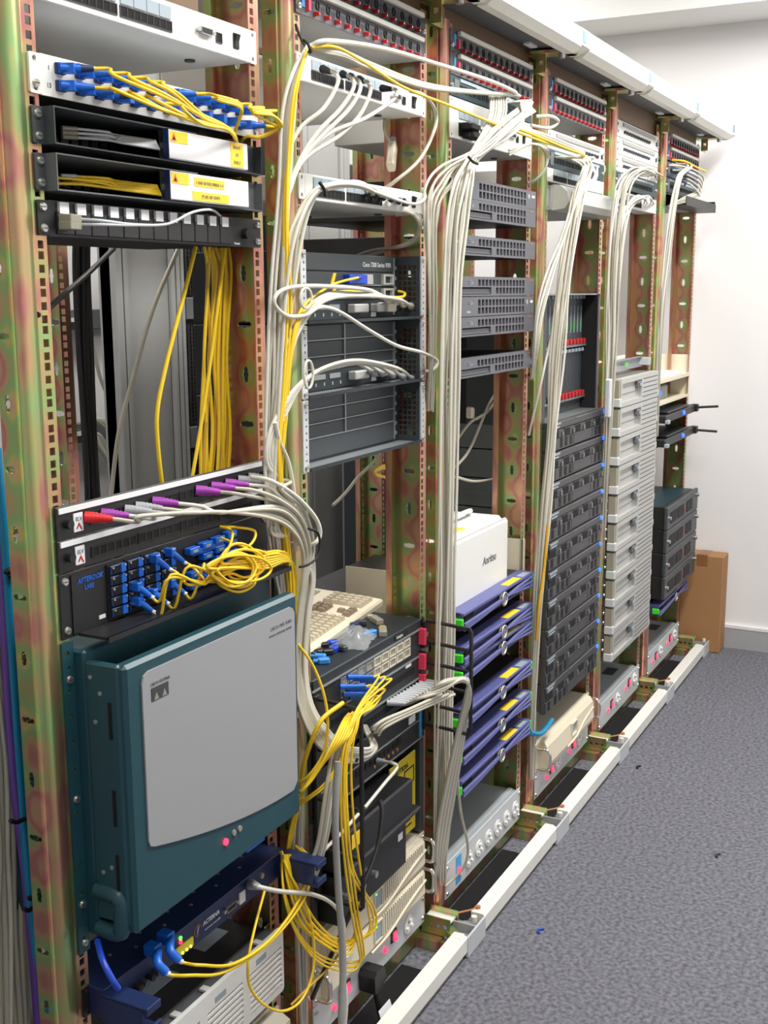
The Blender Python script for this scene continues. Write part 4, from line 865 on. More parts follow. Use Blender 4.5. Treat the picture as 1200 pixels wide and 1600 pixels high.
ob('body', MB().box(.012, PW-.012, 0, .34, 0, H, 'beige', .003), t); ob('front_plate', MB().box(0, PW, -.004, 0, 0, H, 'beige', .001), t)
b = ob('bezel', MB().prism([(-.004, 0), (-.026, .004), (-.031, .02), (-.026, .07), (-.018, .084), (-.004, .086)], lambda a, b, c: (c, a, b), .032, PW-.03, 'cream'), t)
ob('swoosh', MB().tube(smooth([(.2, -.03, .012), (.28, -.032, .018), (.35, -.031, .038), (.42, -.029, .048), (PW-.03, -.028, .05)], 6), .003, 'cream', 6), b)
ob('display_recess', MB().prism(rect(.235, .285, .03, .07), XZ, -.033, -.026, 'cream', holes=[rect(.238, .282, .033, .067)]).box(.238, .282, -.029, -.026, .033, .067, 'labelgrey'), b)
for x in (.012, PW-.012): handle_u(t, x, .012, .07, -.004, -.038)
pdu(3, .062, .074, 'white power strip with four red lights under the beige power unit', lamps=((.095, .03), (.3, .034)), rockers=((.135, .042), (.335, .046)), socks=((.19, .04), (.39, .04)))
ob('blue_cable', MB().tube(smooth([P(828, 1145, -.02), P(842, 1147, -.03), P(852, 1140, -.03), P(862, 1125, -.02)], 5), .007, 'bluecable', 8)).update_tag()
tag(bpy.data.objects['blue_cable'], 'short thick blue cable end below the black servers', 'cable')
# ------------------------------------------------------------------ rack 5
for k in range(3): punched_panel(4, 1.898-.049*k, .047, 'white coax patch panel, %s of three stacked above the cable bundle' % ('top', 'middle', 'bottom')[k], 12)
rj_panel(4, 1.752, .046, 'dark teal patch panel feeding the thick white cable bundle')
switch_chassis(4, 1.70, .044, 'white network switch above the gap over the silver servers', ngrp=((.045, 8), (.16, 10)), extra=False)
t = thing('slide_rail', 'bare zinc slide rail above the silver servers', 'rail', (RX[4], 0, 1.198))
ob('rail_body', MB().box(.02, PW-.02, .03, .034, 0, .034, 'alu').box(.02, PW-.02, .02, .034, 0, .003, 'alu').box(.02, PW-.02, .02, .034, .031, .034, 'alu'), t); ob('end_bracket', MB().box(PW-.02, PW+.005, -.004, .034, .004, .03, 'pdu', .001), t); ob('end_bracket', MB().box(-.002, .02, -.004, .034, .004, .03, 'pdu', .001), t)
ob('green_clip', MB().box(.25, .28, .018, .02, .012, .022, 'green'), t)
def silver(r, z0, h, label, proto=[None]):
    if proto[0]: return dup(proto[0], (RX[r], 0, z0), label)
    t = thing('server', label, 'server', (RX[r], 0, z0), 'silver latch-fronted servers'); yf = -.035; x0, x1 = .022, PW-.01
    ob('chassis', MB().box(.022, PW-.022, -.014, .4, .001, h-.001, 'silverdark', .001), t)
    ob('bezel', MB().prism(rect(x0, x1, .001, h-.001), XZ, yf, -.014, 'silver', holes=[rect(x0+.014, x0+.24, .016, h-.016)]), t)
    ob('recess_plate', MB().box(x0+.014, x0+.24, yf+.009, -.013, .016, h-.016, 'silver').box(x0+.014, x0+.24, yf+.007, yf+.009, h*.44, h*.45, 'silverdark'), t)
    ob('latch', MB().box(x0+.19, x0+.225, yf-.004, yf+.009, h*.52, h-.02, 'cabdark', .003).box(x0+.2, x0+.222, yf-.007, yf-.004, h*.58, h-.026, 'labelgrey', .002), t)
    for k in range(5):
        ob('vent', MB().box(x0+.255, x1-.012, yf-.0006, yf, .014+.0145*k, .0165+.0145*k, 'charcoal'), t)
    ob('end_cap', MB().box(.002, x0, yf-.003, -.01, .004, .03, 'pdu', .002).box(.006, x0, yf+.002, -.01, .03, h-.003, 'taupe', .001), t)
    ob('clip', MB().box(x1-.002, x1+.01, yf, -.01, .005, .025, 'pdu', .001), t); screws(t, ((.006, h*.8), (.006, h*.45)), -.006)
    proto[0] = t; return t
ph = (1.186-.285)/10
for k in range(10): silver(4, 1.186-ph*(k+1), ph-.0008, 'silver server with latch and vent slits, %s of ten%s' % (ORD[k], '' if k in (0, 9) else ' from the top'))
pdu(4, .052, .085, 'white power strip with red switches under the silver servers', lamps=((.1, .04), (.31, .05)), rockers=((.14, .05), (.35, .06)), socks=((.21, .045), (.42, .052)), slot=.33)
# ------------------------------------------------------------------ rack 6
rj_panel(5, 1.832, .05, 'dark blue patch panel under the fuse panel beside the end wall', m='navy'); rj_panel(5, 1.78, .05, 'dark teal patch panel with loose grey cables beside the end wall')
t = thing('cable_tray', 'black cable tray sticking out below the patch panels beside the end wall', 'tray', (RX[5], 0, 1.735))
ob('tray_body', MB().box(.01, PW-.0, -.07, .0, 0, .003, 'black').box(.01, PW, -.073, -.07, 0, .03, 'black').box(PW-.003, PW, -.07, 0, .003, .04, 'black').box(.0, PW, 0, .003, 0, .045, 'charcoal'), t)
ob('shelf_roof', MB().box(.02, PW-.03, 0, .15, .003, .04, 'cabgrey'), t)
t = thing('equipment_shelf', 'cream double shelf with rounded lamp unit beside the end wall', 'shelf', (RX[5], 0, 1.053))
ob('side_plate', MB().box(PW-.004, PW-.002, -.003, .25, 0, .155, 'cream').box(PW-.014, PW, -.004, -.002, 0, .155, 'cream'), t); ob('side_plate', MB().box(.002, .004, -.003, .25, 0, .11, 'cream').box(0, .012, -.004, -.002, 0, .11, 'cream'), t)
ob('shelf_plate', MB().box(.004, PW-.004, -.004, .25, .0, .003, 'cream').box(.004, PW-.004, -.006, -.003, -.004, .006, 'cream'), t); ob('shelf_plate', MB().box(.004, PW-.004, -.004, .25, .082, .085, 'white').box(.004, PW-.004, -.006, -.003, .074, .088, 'cream'), t); ob('back_plate', MB().box(.004, PW-.004, .248, .25, .003, .15, 'white'), t)
t = thing('modem_box', 'small grey modem with blue light on cream shelf', 'modem', (RX[5]+.02, .03, 1.056)); ob('case', MB().box(0, .26, 0, .16, 0, .05, 'cabgrey', .004), t); ob('power_led', MB().cyl((.14, 0, .026), (.14, -.006, .026), .008, 'led_blue', 10), t); ob('face', MB().box(.015, .09, -.002, 0, .012, .04, 'midgrey'), t)
t = thing('desk_tray', 'white tray lying on the upper cream shelf', 'tray', (RX[5]+.06, .0, 1.138)); ob('tray_base', MB().box(0, .36, .01, .2, 0, .012, 'white', .003), t); ob('knob', MB().cyl((.28, .1, .012), (.28, .1, .02), .018, 'charcoal', 10), t)
for k, z in enumerate((.985, .9)):
    t = thing('kvm_drawer', ['black slide-out drawer with rod and blue light, under the cream shelf', 'black slide-out drawer with rod and blue light, lower of two'][k], 'drawer', (RX[5], 0, z), 'black slide-out drawers')
    ob('body', MB().box(.015, PW-.015, -.005, .3, 0, .03, 'charcoal', .002), t); ob('front_bar', MB().box(.005, PW-.005, -.035, -.005, .004, .032, 'black', .004), t); ob('lid', MB().box(.05, PW-.12, -.03, .1, .034, .042, 'black', .002), t)
    ob('power_led', MB().cyl((.26, -.035, .02), (.26, -.042, .02), .008, 'led_blue', 10), t); ob('rod', MB().tube([(PW-.02, -.02, .02), (PW-.01, -.12, .028-.012*k)], .005, 'black', 6), t); ob('rod_clip', MB().box(PW-.03, PW, -.045, -.02, .006, .034, 'black', .002), t); ob('corner', MB().box(.005, .03, -.045, -.03, .002, .016, 'labelgrey', .002), t)
ph = .0855
for k in range(4):
    t = thing('server', 'charcoal server with steel thumb screws, %s of four beside the end wall' % ('top', 'second', 'third', 'bottom')[k], 'server', (RX[5], 0, .69-ph*(k+1)), 'charcoal thumb-screw servers')
    ob('chassis', MB().box(.01, PW-.02, -.04, .42, .001, ph-.001, 'black', .001), t)
    ob('bezel', MB().box(.006, PW+.01, -.054, -.04, .001, ph-.001, 'charcoal', .003), t)
    for a in (.05, .16, .3): ob('window', MB().box(a, a+.09, -.056, -.054, .02, .06, 'blackmatte', .002), t)
    for (x, z) in ((.02, .045), (PW-.01, .06)): ob('thumb_screw', MB().cyl((x, -.054, z), (x, -.064, z), .007, 'steel', 8), t)
    ob('red_mark', MB().box(.27, .28, -.0556, -.054, .03, .045, 'red'), t)
    ob('top_sheet', MB().box(.02, PW-.03, -.03, .4, ph-.001, ph-.0005, 'tealdark'), t)
purple_server(5, .282, 'single purple server under the charcoal servers beside the end wall')
pdu(5, .052, .088, 'white power strip with red switches beside the cardboard box', lamps=((.08, .04), (.3, .05)), rockers=((.12, .05), (.34, .06)), socks=((.19, .05), (.41, .056)), slot=.33)
# ------------------------------------------------------------------ boxes at the end wall
def carton(name, label, x0, x1, y0, y1, h, m):
    t = thing(name, label, 'box', ((x0+x1)/2, (y0+y1)/2, 0)); a, b = (x1-x0)/2, (y1-y0)/2
    ob('carton_body', MB().box(-a, a, -b, b, 0, h, m, .004), t); ob('flap_seam', MB().box(-a+.004, a-.004, -.001, .001, h, h+.0012, 'tape'), t)
    ob('tape', MB().box(-a-.0006, -a+.004, -.022, .022, h-.045, h+.0006, 'tape').box(-a, a, -.022, .022, h, h+.0006, 'tape'), t); ob('tape', MB().box(-a-.0006, -a+.002, -.022, .022, .0, .03, 'tape'), t)
carton('cardboard_box', 'tall brown cardboard box standing against the end wall', 3.575, 3.672, -.15, .02, .402, 'card')
carton('cardboard_box', 'second brown cardboard box behind the tall one', 3.6, 3.672, .024, .14, .46, 'card2')
# ------------------------------------------------------------------ behind the racks: a second row of cabinets
def cab_post(name, label, x0, x1, y0, zt=2.1, m='cabgrey'):
    t = thing(name, label, 'cabinet', (x0, y0, 0)); W = x1-x0
    ob('side_panel', MB().box(.06, W-.07, 0, .05, 0, zt, m), t)
    for a, b in ((0, .03), (.035, .055), (W-.065, W-.045), (W-.04, W-.02), (W-.017, W)): ob('profile', MB().box(a, b, -.012, .055, 0, zt, m, .003), t)
    ob('groove', MB().box(.0, W, .01, .045, .01, zt-.01, 'cabdark'), t)
    return t
cab_post('equipment_cabinet', 'grey steel cabinet seen through the teal chassis rack', 1.56, 1.88, 1.2)
cab_post('equipment_cabinet', 'grey steel cabinet seen through the router rack', 2.6, 2.94, 1.2)
t = thing('open_frame', 'light open frame with grey cross bars behind the racks', 'frame', (1.42, 1.45, 0))
ob('back_sheet', MB().box(0, .85, .08, .1, 0, 2.1, 'wall'), t)
for z in (1.37, 1.02, .6): ob('cross_bar', MB().box(0, .85, .03, .06, z-.03, z+.03, 'cabdark', .002), t)
for x in (.0, .82): ob('post', MB().box(x, x+.03, 0, .03, 0, 2.1, 'cabdark'), t)
for z in (1.37, 1.02): ob('clip', MB().box(.25, .33, .02, .03, z-.006, z+.006, 'labelwhite'), t)
t = thing('mesh_cabinet', 'black mesh-door cabinet behind the yellow fibres', 'cabinet', (2.02, 1.3, 0))
ob('body', MB().box(0, .6, .02, .1, 0, 2.0, 'mesh'), t)
for z in (1.4, .98, .55): ob('cross_bar', MB().box(0, .64, -.01, .02, z-.035, z+.035, 'cabdark', .002), t)
for k in range(3):
    mb = MB(); z0 = (1.44, 1.02, .6)[k]
    for q in range(24): mb.box(.01, .63, -.004, .0, z0+.006+.0135*q, z0+.010+.0135*q, 'black')
    for q in range(36): mb.box(.01+.0175*q, .015+.0175*q, -.006, -.002, z0, z0+.33, 'black')
    ob('mesh_door', mb, t)
t = thing('storage_unit', 'light panelled storage unit with dark opening behind the routers', 'cabinet', (2.96, 1.22, 0)); W = .62
ob('upper_panel', MB().box(0, W, 0, .4, 1.93, 2.2, 'cablight', .004), t); ob('mid_panel', MB().box(0, W, .1, .4, 1.35, 1.42, 'cabdark'), t); ob('back', MB().box(0, W, .38, .4, .1, 1.93, 'black'), t); ob('side', MB().box(0, .02, 0, .4, .1, 1.93, 'cabgrey'), t)
ob('shelf', MB().box(0, W, 0, .38, 1.06, 1.08, 'cabdark'), t); ob('lower_panel', MB().box(0, W, .0, .38, 0, .3, 'cabgrey', .004), t)
t = thing('printer', 'grey desktop printer on the storage unit', 'printer', (2.985, 1.24, .301)); ob('body', MB().box(0, .5, 0, .3, 0, .13, 'cablight', .015), t); ob('paper_tray', MB().box(.02, .48, -.03, 0, .03, .07, 'cabgrey', .008), t); ob('lid', MB().box(.02, .48, .03, .28, .13, .2, 'cablight', .02), t); ob('cover', MB().box(.03, .45, .0, .28, .2, .42, 'blackmatte', .02), t)
t = thing('dark_cabinet', 'dark drawer cabinet behind the purple servers', 'cabinet', (2.78, .78, 0)); W = .8
ob('body', MB().box(0, W, .02, .36, 0, 1.12, 'charcoal'), t)
for k in range(9): ob('drawer', MB().box(.01, W-.01, 0, .02, .04+.12*k, .15+.12*k, 'darkdrawer', .004), t); ob('drawer_lip', MB().box(.01, W-.01, -.008, 0, .135+.12*k, .145+.12*k, 'cabdark', .002), t)
t = thing('black_cabinet', 'black steel cabinet behind the hanging violet cables', 'cabinet', (-.3, .62, 0)); ob('body', MB().box(0, .62, 0, .3, 0, .95, 'blackmatte', .004), t); ob('front_plate', MB().box(.02, .6, -.006, 0, .5, .9, 'black'), t)
t = thing('light_column', 'light grey wall column behind the grey servers', 'column', (3.2, .62, 1.2)) if False else None
# ------------------------------------------------------------------ cables
def pv(q): return q if isinstance(q, Vector) else P(*q)
def cable(pts, r, m, label, group=None, name='network_cable', n=6, seg=6, plug=None):
    w = [pv(q) for q in pts]
    o = ob(name, MB().tube(smooth(w, seg), r, m, n)); tag(o, label, 'cable', group)
    if plug:
        d = (w[0]-w[1]).normalized(); pm, L, pr = plug
        ob('plug', MB().cyl(w[0]+d*.002, w[0]-d*L, pr, pm, 8, pr*.55), o)
    return o
def bundle(path, n, r, mats, label, group, name='network_cable', seed=1, depth=.008, starts=None, ends=None, jit=.5, plug=None, seg=6):
    rr = random.Random(seed)
    order = [(-1+2*(k+.5)/n) for k in range(n)]
    for k in range(n):
        s = order[k]; dd = rr.uniform(-1, 1); pts = []
        if starts: pts += [pv(q) for q in (starts[k % len(starts)] if isinstance(starts[0], list) else [starts[k % len(starts)]])]
        for (px, py, y, w) in path:
            ss = s + rr.uniform(-jit, jit)*(2.0/n if n > 3 else .3)*2
            pts.append(P(px+ss*w, py+rr.uniform(-3, 3), y+dd*depth))
        if ends: pts += [pv(q) for q in (ends[k % len(ends)] if isinstance(ends[0], list) else [ends[k % len(ends)]])]
        cable(pts, r, mats[k % len(mats)], label, group, name, plug=plug, seg=seg)
G3 = ['greycable', 'whitecable', 'greycable2']
# between racks 1 and 2
bundle([(483, 72, -.05, 2), (463, 112, -.05, 6), (451, 180, -.045, 9), (443, 300, -.04, 12), (436, 450, -.04, 13), (428, 600, -.04, 13), (424, 740, -.04, 11), (432, 850, -.03, 10), (446, 960, -.02, 8), (452, 1100, -.01, 8), (452, 1250, .0, 8)], 7, .003, ['whitecable', 'greycable'], 'white network cable hanging in the gap beside the router rack', 'white cables in the gap beside the router rack', seed=3)
bundle([(479, 80, -.055, 2), (461, 140, -.055, 4), (452, 230, -.05, 4), (446, 340, -.05, 4), (450, 480, -.05, 7), (443, 600, -.05, 7), (436, 700, -.05, 4), (440, 790, -.045, 4), (450, 880, -.04, 5), (456, 990, -.03, 5), (456, 1180, -.01, 5)], 3, .0024, ['yellow'], 'yellow fibre hanging in the gap beside the router rack', 'yellow fibres in the gap beside the router rack', 'fibre_cable', seed=5)
bundle([(560, 287, -.06, 5), (507, 293, -.065, 4), (481, 318, -.06, 9), (461, 370, -.055, 11), (449, 450, -.05, 11), (437, 560, -.045, 9), (429, 680, -.045, 8), (424, 780, -.04, 8), (434, 880, -.025, 8), (446, 1000, -.01, 6)], 6, .003, ['greycable', 'whitecable'], 'white network cable tied at the switch above the routers', 'white cables tied at the switch above the routers', seed=6, starts=[(575+12*k, 303+3*k, -.01) for k in range(6)], plug=('blackmatte', .02, .006))
for k, pts in enumerate(([(505, 108, -.02), (524, 115, -.055), (527, 132, -.065), (505, 170, -.06), (472, 197, -.04), (452, 230, -.03)], [(536, 116, -.02), (549, 122, -.055), (552, 138, -.065), (532, 170, -.065), (498, 205, -.055), (472, 244, -.045), (452, 290, -.04)], [(548, 120, -.02), (560, 126, -.055), (562, 142, -.065), (544, 172, -.065), (505, 210, -.055), (473, 247, -.045), (450, 300, -.04)],
                         [(562, 124, -.02), (576, 130, -.055), (578, 146, -.065), (562, 180, -.065), (530, 212, -.055), (474, 250, -.045), (450, 305, -.04)], [(598, 138, -.02), (618, 140, -.055), (615, 155, -.065), (570, 185, -.065), (515, 208, -.055), (474, 246, -.045), (448, 300, -.04)])):
    cable(pts, .0036, 'whitecable', 'white cable curving down from the topmost switch of the router rack', 'white cables curving from the upper switch', plug=('blackmatte', .03, .007))
# across the top
cable([(483, 73, -.055), (515, 64, -.075), (600, 76, -.08), (690, 102, -.08), (765, 126, -.08), (800, 141, -.07), (806, 147, -.05), (795, 150, -.03)], .0042, 'whitecable', 'thick white cable crossing from the router rack to the next rack top')
for k in range(3): cable([(486, 76+2*k, -.055), (530, 78+5*k, -.07), (580, 100+4*k, -.07), (660, 130+3*k, -.07), (740, 143+k, -.07), (800, 146+k, -.06), (812, 150, -.03)], .0036, G3[k], 'white cable sagging across two racks below the thick one', 'sagging white cables')
cable([(487, 74, -.06), (525, 74, -.08), (570, 98, -.08), (630, 136, -.08), (700, 164, -.08), (770, 192, -.08), (850, 222, -.07), (905, 240, -.05)], .0026, 'yellow', 'yellow fibre crossing above the switches between racks', name='fibre_cable')
cable([(640, 142, -.01), (664, 150, -.03), (681, 175, -.035), (678, 205, -.035), (655, 250, -.03), (615, 285, 0), (590, 300, .05)], .0036, 'greycable', 'grey cable looping beside the router rack upper switch', None)
cable([(660, 295, -.02), (664, 310, -.04), (640, 318, -.04), (560, 292, -.05), (510, 296, -.06)], .003, 'whitecable', 'thin white cable arched over the switch above the routers')
for k in range(3): cable([(618, 330+3*k, .02), (645+3*k, 335, -.02), (655+k, 355, -.02), (640, 378+2*k, .02), (590-10*k, 395, .12), (500, 430, .25)], .0033, G3[k], 'grey cable looping under the switch above the routers', 'grey cables looping under the switch')
# routers
cable([(597, 462, .02), (570, 452, -.03), (500, 447, -.05), (455, 449, -.06), (432, 460, -.06), (430, 478, -.06), (450, 494, -.06), (478, 492, -.06), (500, 480, -.06), (530, 487, -.05), (575, 515, -.045), (620, 540, -.035), (660, 551, -.025), (682, 563, -.02), (678, 577, -.02), (664, 580, -.006)], .0036, 'whitecable', 'long white cable looping across the perforated-bracket routers')
for k in range(4): cable([(642-12*k, 478-3*k, .02), (620-12*k, 467-2*k, -.01), (560-8*k, 462-2*k, -.03), (512-4*k, 468-k, -.05), (482-3*k, 492, -.052), (458-4*k, 540, -.05), (444-4*k, 620, -.048), (432-3*k, 710, -.045), (428-3*k, 800, -.04), (440, 900, -.02), (448, 1010, -.01)], .0035, ['whitecable', 'greycable'][k % 2], 'white cable from the lettered router sweeping into the gap', 'white cables from the lettered router', plug=('beige', .02, .008))
for k in range(5): cable([(645-16*k, 592-3*k, .02), (620-16*k, 575-2*k, -.015), (560-6*k, 563+2*k, -.03), (510-3*k, 573+2*k, -.05), (474-3*k, 598+2*k, -.052), (447-5*k, 645+4*k, -.05), (428-3*k, 690+8*k, -.048), (424+6*k, 770, -.045), (430+5*k, 860, -.03), (446, 980, -.01)], .0035, ['whitecable', 'whitecable', 'greycable'][k % 3], 'white cable from the middle router sweeping into the gap', 'white cables from the middle router', plug=('greyboot', .025, .008))
cable([(430, 660, -.055), (437, 690, -.055), (450, 720, -.055), (458, 760, -.055), (460, 800, -.05), (462, 860, -.04)], .0036, 'whitecable', 'white cable bowed against the zinc post beside the routers')
cable([(563, 433, .03), (530, 441, -.005), (507, 452, -.03), (470, 485, -.055), (453, 560, -.055), (442, 680, -.05), (440, 780, -.045), (452, 900, -.03)], .0025, 'yellow', 'yellow fibre from the blue adapter of the lettered router', name='fibre_cable', plug=('cobalt', .02, .004))
cable([(622, 455, .035), (632, 458, .02), (628, 464, .01), (600, 464, -.005), (540, 456, -.03), (482, 478, -.055), (457, 540, -.055), (448, 640, -.05), (440, 760, -.045), (455, 910, -.03)], .003, 'yellow', 'yellow fibre with white sleeve looping at the lettered router', name='fibre_cable')
tie = MB().tube([P(478+9*math.cos(a*PI/8), 466+16*math.sin(a*PI/8), -.064) for a in range(17)], .0022, 'whitecable', 6); tag(ob('cable_tie', tie), 'white loop tie holding cables on the lettered router flange', 'cable tie')
tie = MB().tube([P(482+7*math.cos(a*PI/8), 585+22*math.sin(a*PI/8), -.064) for a in range(17)], .0022, 'whitecable', 6); tag(ob('cable_tie', tie), 'white loop tie holding cables on the middle router flange', 'cable tie')
# black patch panel fan in rack 1
FAN = [(132, 808, 'redboot', 1), (158, 803, 'purpleboot', 1), (195, 797, 'greyboot', 1), (212, 792, 'greyboot', 1), (238, 784, 'purpleboot', 1), (306, 766, 'purpleboot', 1), (330, 760, 'purpleboot', 1), (352, 755, 'purpleboot', 1), (372, 750, 'greyboot', 1), (388, 746, 'greyboot', 1)]
FNAME = {'redboot': 'red', 'purpleboot': 'purple', 'greyboot': 'grey'}
for k, (px, py, bm_, _) in enumerate(FAN):
    f = k/(len(FAN)-1); g_ = ((k*7) % 10)/9
    p0 = P(px, py, -.004); p1 = p0+Vector((.022, -.03, -.004)); p2 = p0+Vector((.045, -.05, -.010))
    pts = [p0, p1, p2]
    if px < 300: pts += [P(px+90, 806-20*f, -.06), P(350, 800-16*f+2*k, -.065)]
    pts += [P(430+10*f, 812-46*f, -.065+.006*(k % 3)), P(462+12*f, 836-40*f, -.06+.006*(k % 3)), P(474+16*f, 868-16*f, -.055+.005*(k % 3)), P(473+18*g_, 905, -.05+.005*(k % 3)), P(466+18*g_, 960, -.045+.005*(k % 3)), P(461+18*g_, 1040, -.04+.005*(k % 3)), P(466+22*g_, 1100, -.045), P(492+20*g_, 1158-18*g_, -.065), P(530+10*g_, 1188-22*g_, -.085), P(568+6*f, 1188-18*g_, -.085), P(588-8*g_, 1168-4*g_, -.07), P(578-6*g_, 1146, -.03), P(572-5*g_, 1134, -.004)]
    c = cable(pts, .0031, G3[k % 3], 'grey-white cable with %s boot in the black patch panel' % FNAME[bm_], 'cables fanning from the black patch panel')
    d = (p1-p0).normalized()
    b = MB(); b.cyl(p0, p0+d*.012, .0075, bm_, 8); b.cyl(p0+d*.012, p0+d*.036, .007, bm_, 8, .0042)
    for q in range(4): b.cyl(p0+d*(.014+.005*q), p0+d*(.016+.005*q), .0075-.0007*q, bm_, 8)
    ob('boot', b, c)['label'] = FNAME[bm_]+' strain relief boot'
cable([(392, 745, -.03), (425, 752, -.06), (465, 778, -.065), (493, 810, -.065), (500, 835, -.065), (490, 850, -.06), (474, 850, -.04), (440, 848, -.03), (424, 838, -.03), (424, 820, -.03)], .0038, 'whitecable', 'white cable making the widest loop over the zinc post')
for k in range(3): cable([(424+4*k, 812, -.035), (424+6*k, 832, -.045), (436+6*k, 838, -.045), (440+5*k, 828, -.04), (436+5*k, 800, -.03)], .0034, 'whitecable', 'short white cable curl beside the yellow fibres', 'short white cable curls')
tie = MB().tube(smooth([P(482, 826, -.075), P(496, 832, -.075), P(500, 850, -.075), P(496, 870, -.075), P(482, 882, -.075), P(468, 886, -.07)], 6), .0022, 'blackmatte', 6); tag(ob('cable_tie', tie), 'black cable tie looped around the fanned cables', 'cable tie')
# black fibre panel, tangle of yellow fibres
AF = [((234, 872), 1), ((258, 862), 1), ((205, 915), 1), ((207, 938), 1), ((230, 925), 1), ((258, 910), 1)]
for k, ((px, py), _) in enumerate(AF):
    rr = random.Random(40+k); p0 = P(px, py, -.008); d = Vector((.4, -.75, -.5)).normalized(); p1 = p0+d*.03
    cx, cy_ = 378+rr.uniform(-14, 14), 888+rr.uniform(-8, 8); rx, ry = rr.uniform(26, 52), rr.uniform(18, 36); y0 = -.055-.003*k; s = 1 if k % 2 else -1
    loop = [(cx+rx*math.cos(PI+s*a*PI/4), cy_+ry*math.sin(PI+s*a*PI/4), y0-.0015*a) for a in range(0, 9)]
    pts = [p1, p1+d*.014, P(px+60, 908-4*k+rr.uniform(-6, 6), -.06), P(320, 905+rr.uniform(-15, 14), y0)]+loop[1:]+[(415, 868+4*k, -.06), (442, 868+2*k, -.05), (456, 886, -.045), (460, 950, -.04), (463, 1000, -.035), (460, 1120, -.02)]
    c = cable(pts, .0022, 'yellow', 'yellow fibre tangled in front of the black fibre panel', 'tangled yellow fibres of the black panel', 'fibre_cable', seg=5)
    b = MB(); b.box(-.005, .005, -.016, 0, -.006, .006, 'bluecon', .001); bo = ob('plug', b, c, p0); ob('boot', MB().cyl(p0+Vector((0, -.01, 0)), p1, .0058, 'bluecon', 8, .0035).cyl(p1, p1+d*.005, .003, 'labelwhite', 6), c)
for k, pts in enumerate(([(345, 823, -.02), (362, 830, -.05), (360, 850, -.06), (345, 880, -.06), (340, 910, -.06), (372, 925, -.065), (398, 912, -.065), (396, 890, -.06), (420, 878, -.05), (458, 880, -.04), (462, 960, -.03)], [(345, 824, -.02), (370, 824, -.05), (398, 830, -.055), (392, 850, -.06), (360, 868, -.065), (330, 880, -.065), (350, 895, -.065), (420, 866, -.055), (452, 870, -.045), (462, 940, -.03)], [(345, 840, -.02), (385, 856, -.055), (415, 865, -.06), (410, 890, -.06), (370, 905, -.06), (355, 890, -.06), (390, 872, -.06), (440, 862, -.05), (458, 900, -.04), (462, 980, -.03)])):
    cable(pts, .0022, 'yellow', 'yellow fibre looping from the blue clips of the black fibre panel', 'yellow fibres from the blue clips', 'fibre_cable')
# yellow fibres of the white fibre panel
LCF = [(0, 0), (1, 0), (2, 0), (0, 1), (1, 1), (2, 1), (3, 0), (4, 1), (6, 0), (7, 0), (8, 0), (9, 0), (10, 0), (11, 0), (11, 1)]
for k, (c_, row) in enumerate(LCF):
    p0 = Vector((.05+c_*.0345, -.012, FPZ+(.034, .014)[row])); d = Vector((.78, -.62, .05-.05*row)).normalized(); p1 = p0+d*.034; rr = random.Random(60+k)
    if c_ < 5:
        pts = [p1, p1+d*.02, P(180+26*c_+rr.uniform(-4, 4), 118+22*row+5*c_, -.07), P(250+10*c_, 148+24*row+rr.uniform(-4, 4), -.078), P(318, 182+10*row+rr.uniform(-3, 3), -.07), P(352, 197+4*row, -.055), P(367, 212+rr.uniform(-2, 4), -.035), P(372, 235, -.005), P(373, 270, .03), P(372, 340, .06)]
    else:
        q = (c_-6)*3
        pts = [p1, p1+d*.018, P(385+q*.6, 158+q*1.2, -.06), P(408+q*1.2, 166+q, -.06), P(424+q, 184+q*.6, -.055), P(428+q*.6, 200, -.045), P(408, 210+q*.3, -.03), P(384, 214, -.012), P(374, 235, .02), P(372, 300, .05)] if c_ > 8 else [p1, p1+d*.018, P(340, 150+q, -.065), P(368, 158+q, -.06), P(378, 168+q, -.05), P(372, 192, -.04), P(366, 214, -.02), P(372, 245, .01), P(372, 310, .05)]
    c = cable(pts, .0023, 'yellow', 'yellow fibre from the white panel drooping to the right post', 'yellow fibres of the white fibre panel', 'fibre_cable', seg=6)
    b = MB(); b.cyl(p0-d*.006, p0+d*.018, .0062, 'bluecon', 8); b.cyl(p0+d*.018, p1, .0056, 'navy' if k in (0, 5) else 'bluecon', 8, .0034); ob('plug', b, c)
for k in range(2):
    c = cable([(128, 343+8*k, -.02), (160, 345+6*k, -.04), (210, 351+k, -.045), (262, 350, -.045), (300, 332, -.04), (330, 328, -.02), (345, 338, .0)], .002, 'pdu', '%s thin grey fibre on the black blank panel' % ('upper', 'lower')[k], 'grey fibres on the black blank panel', 'fibre_cable')
    q0 = P(98, 342+11*k, -.007); q1 = P(128, 343+8*k, -.02); ob('plug', MB().box(-.008, .012, -.02, .0, -.005, .005, 'taupe', .001), c, q0); ob('boot', MB().cyl(q0+Vector((.008, -.01, 0)), q1, .0042, 'taupe', 8, .0028), c)
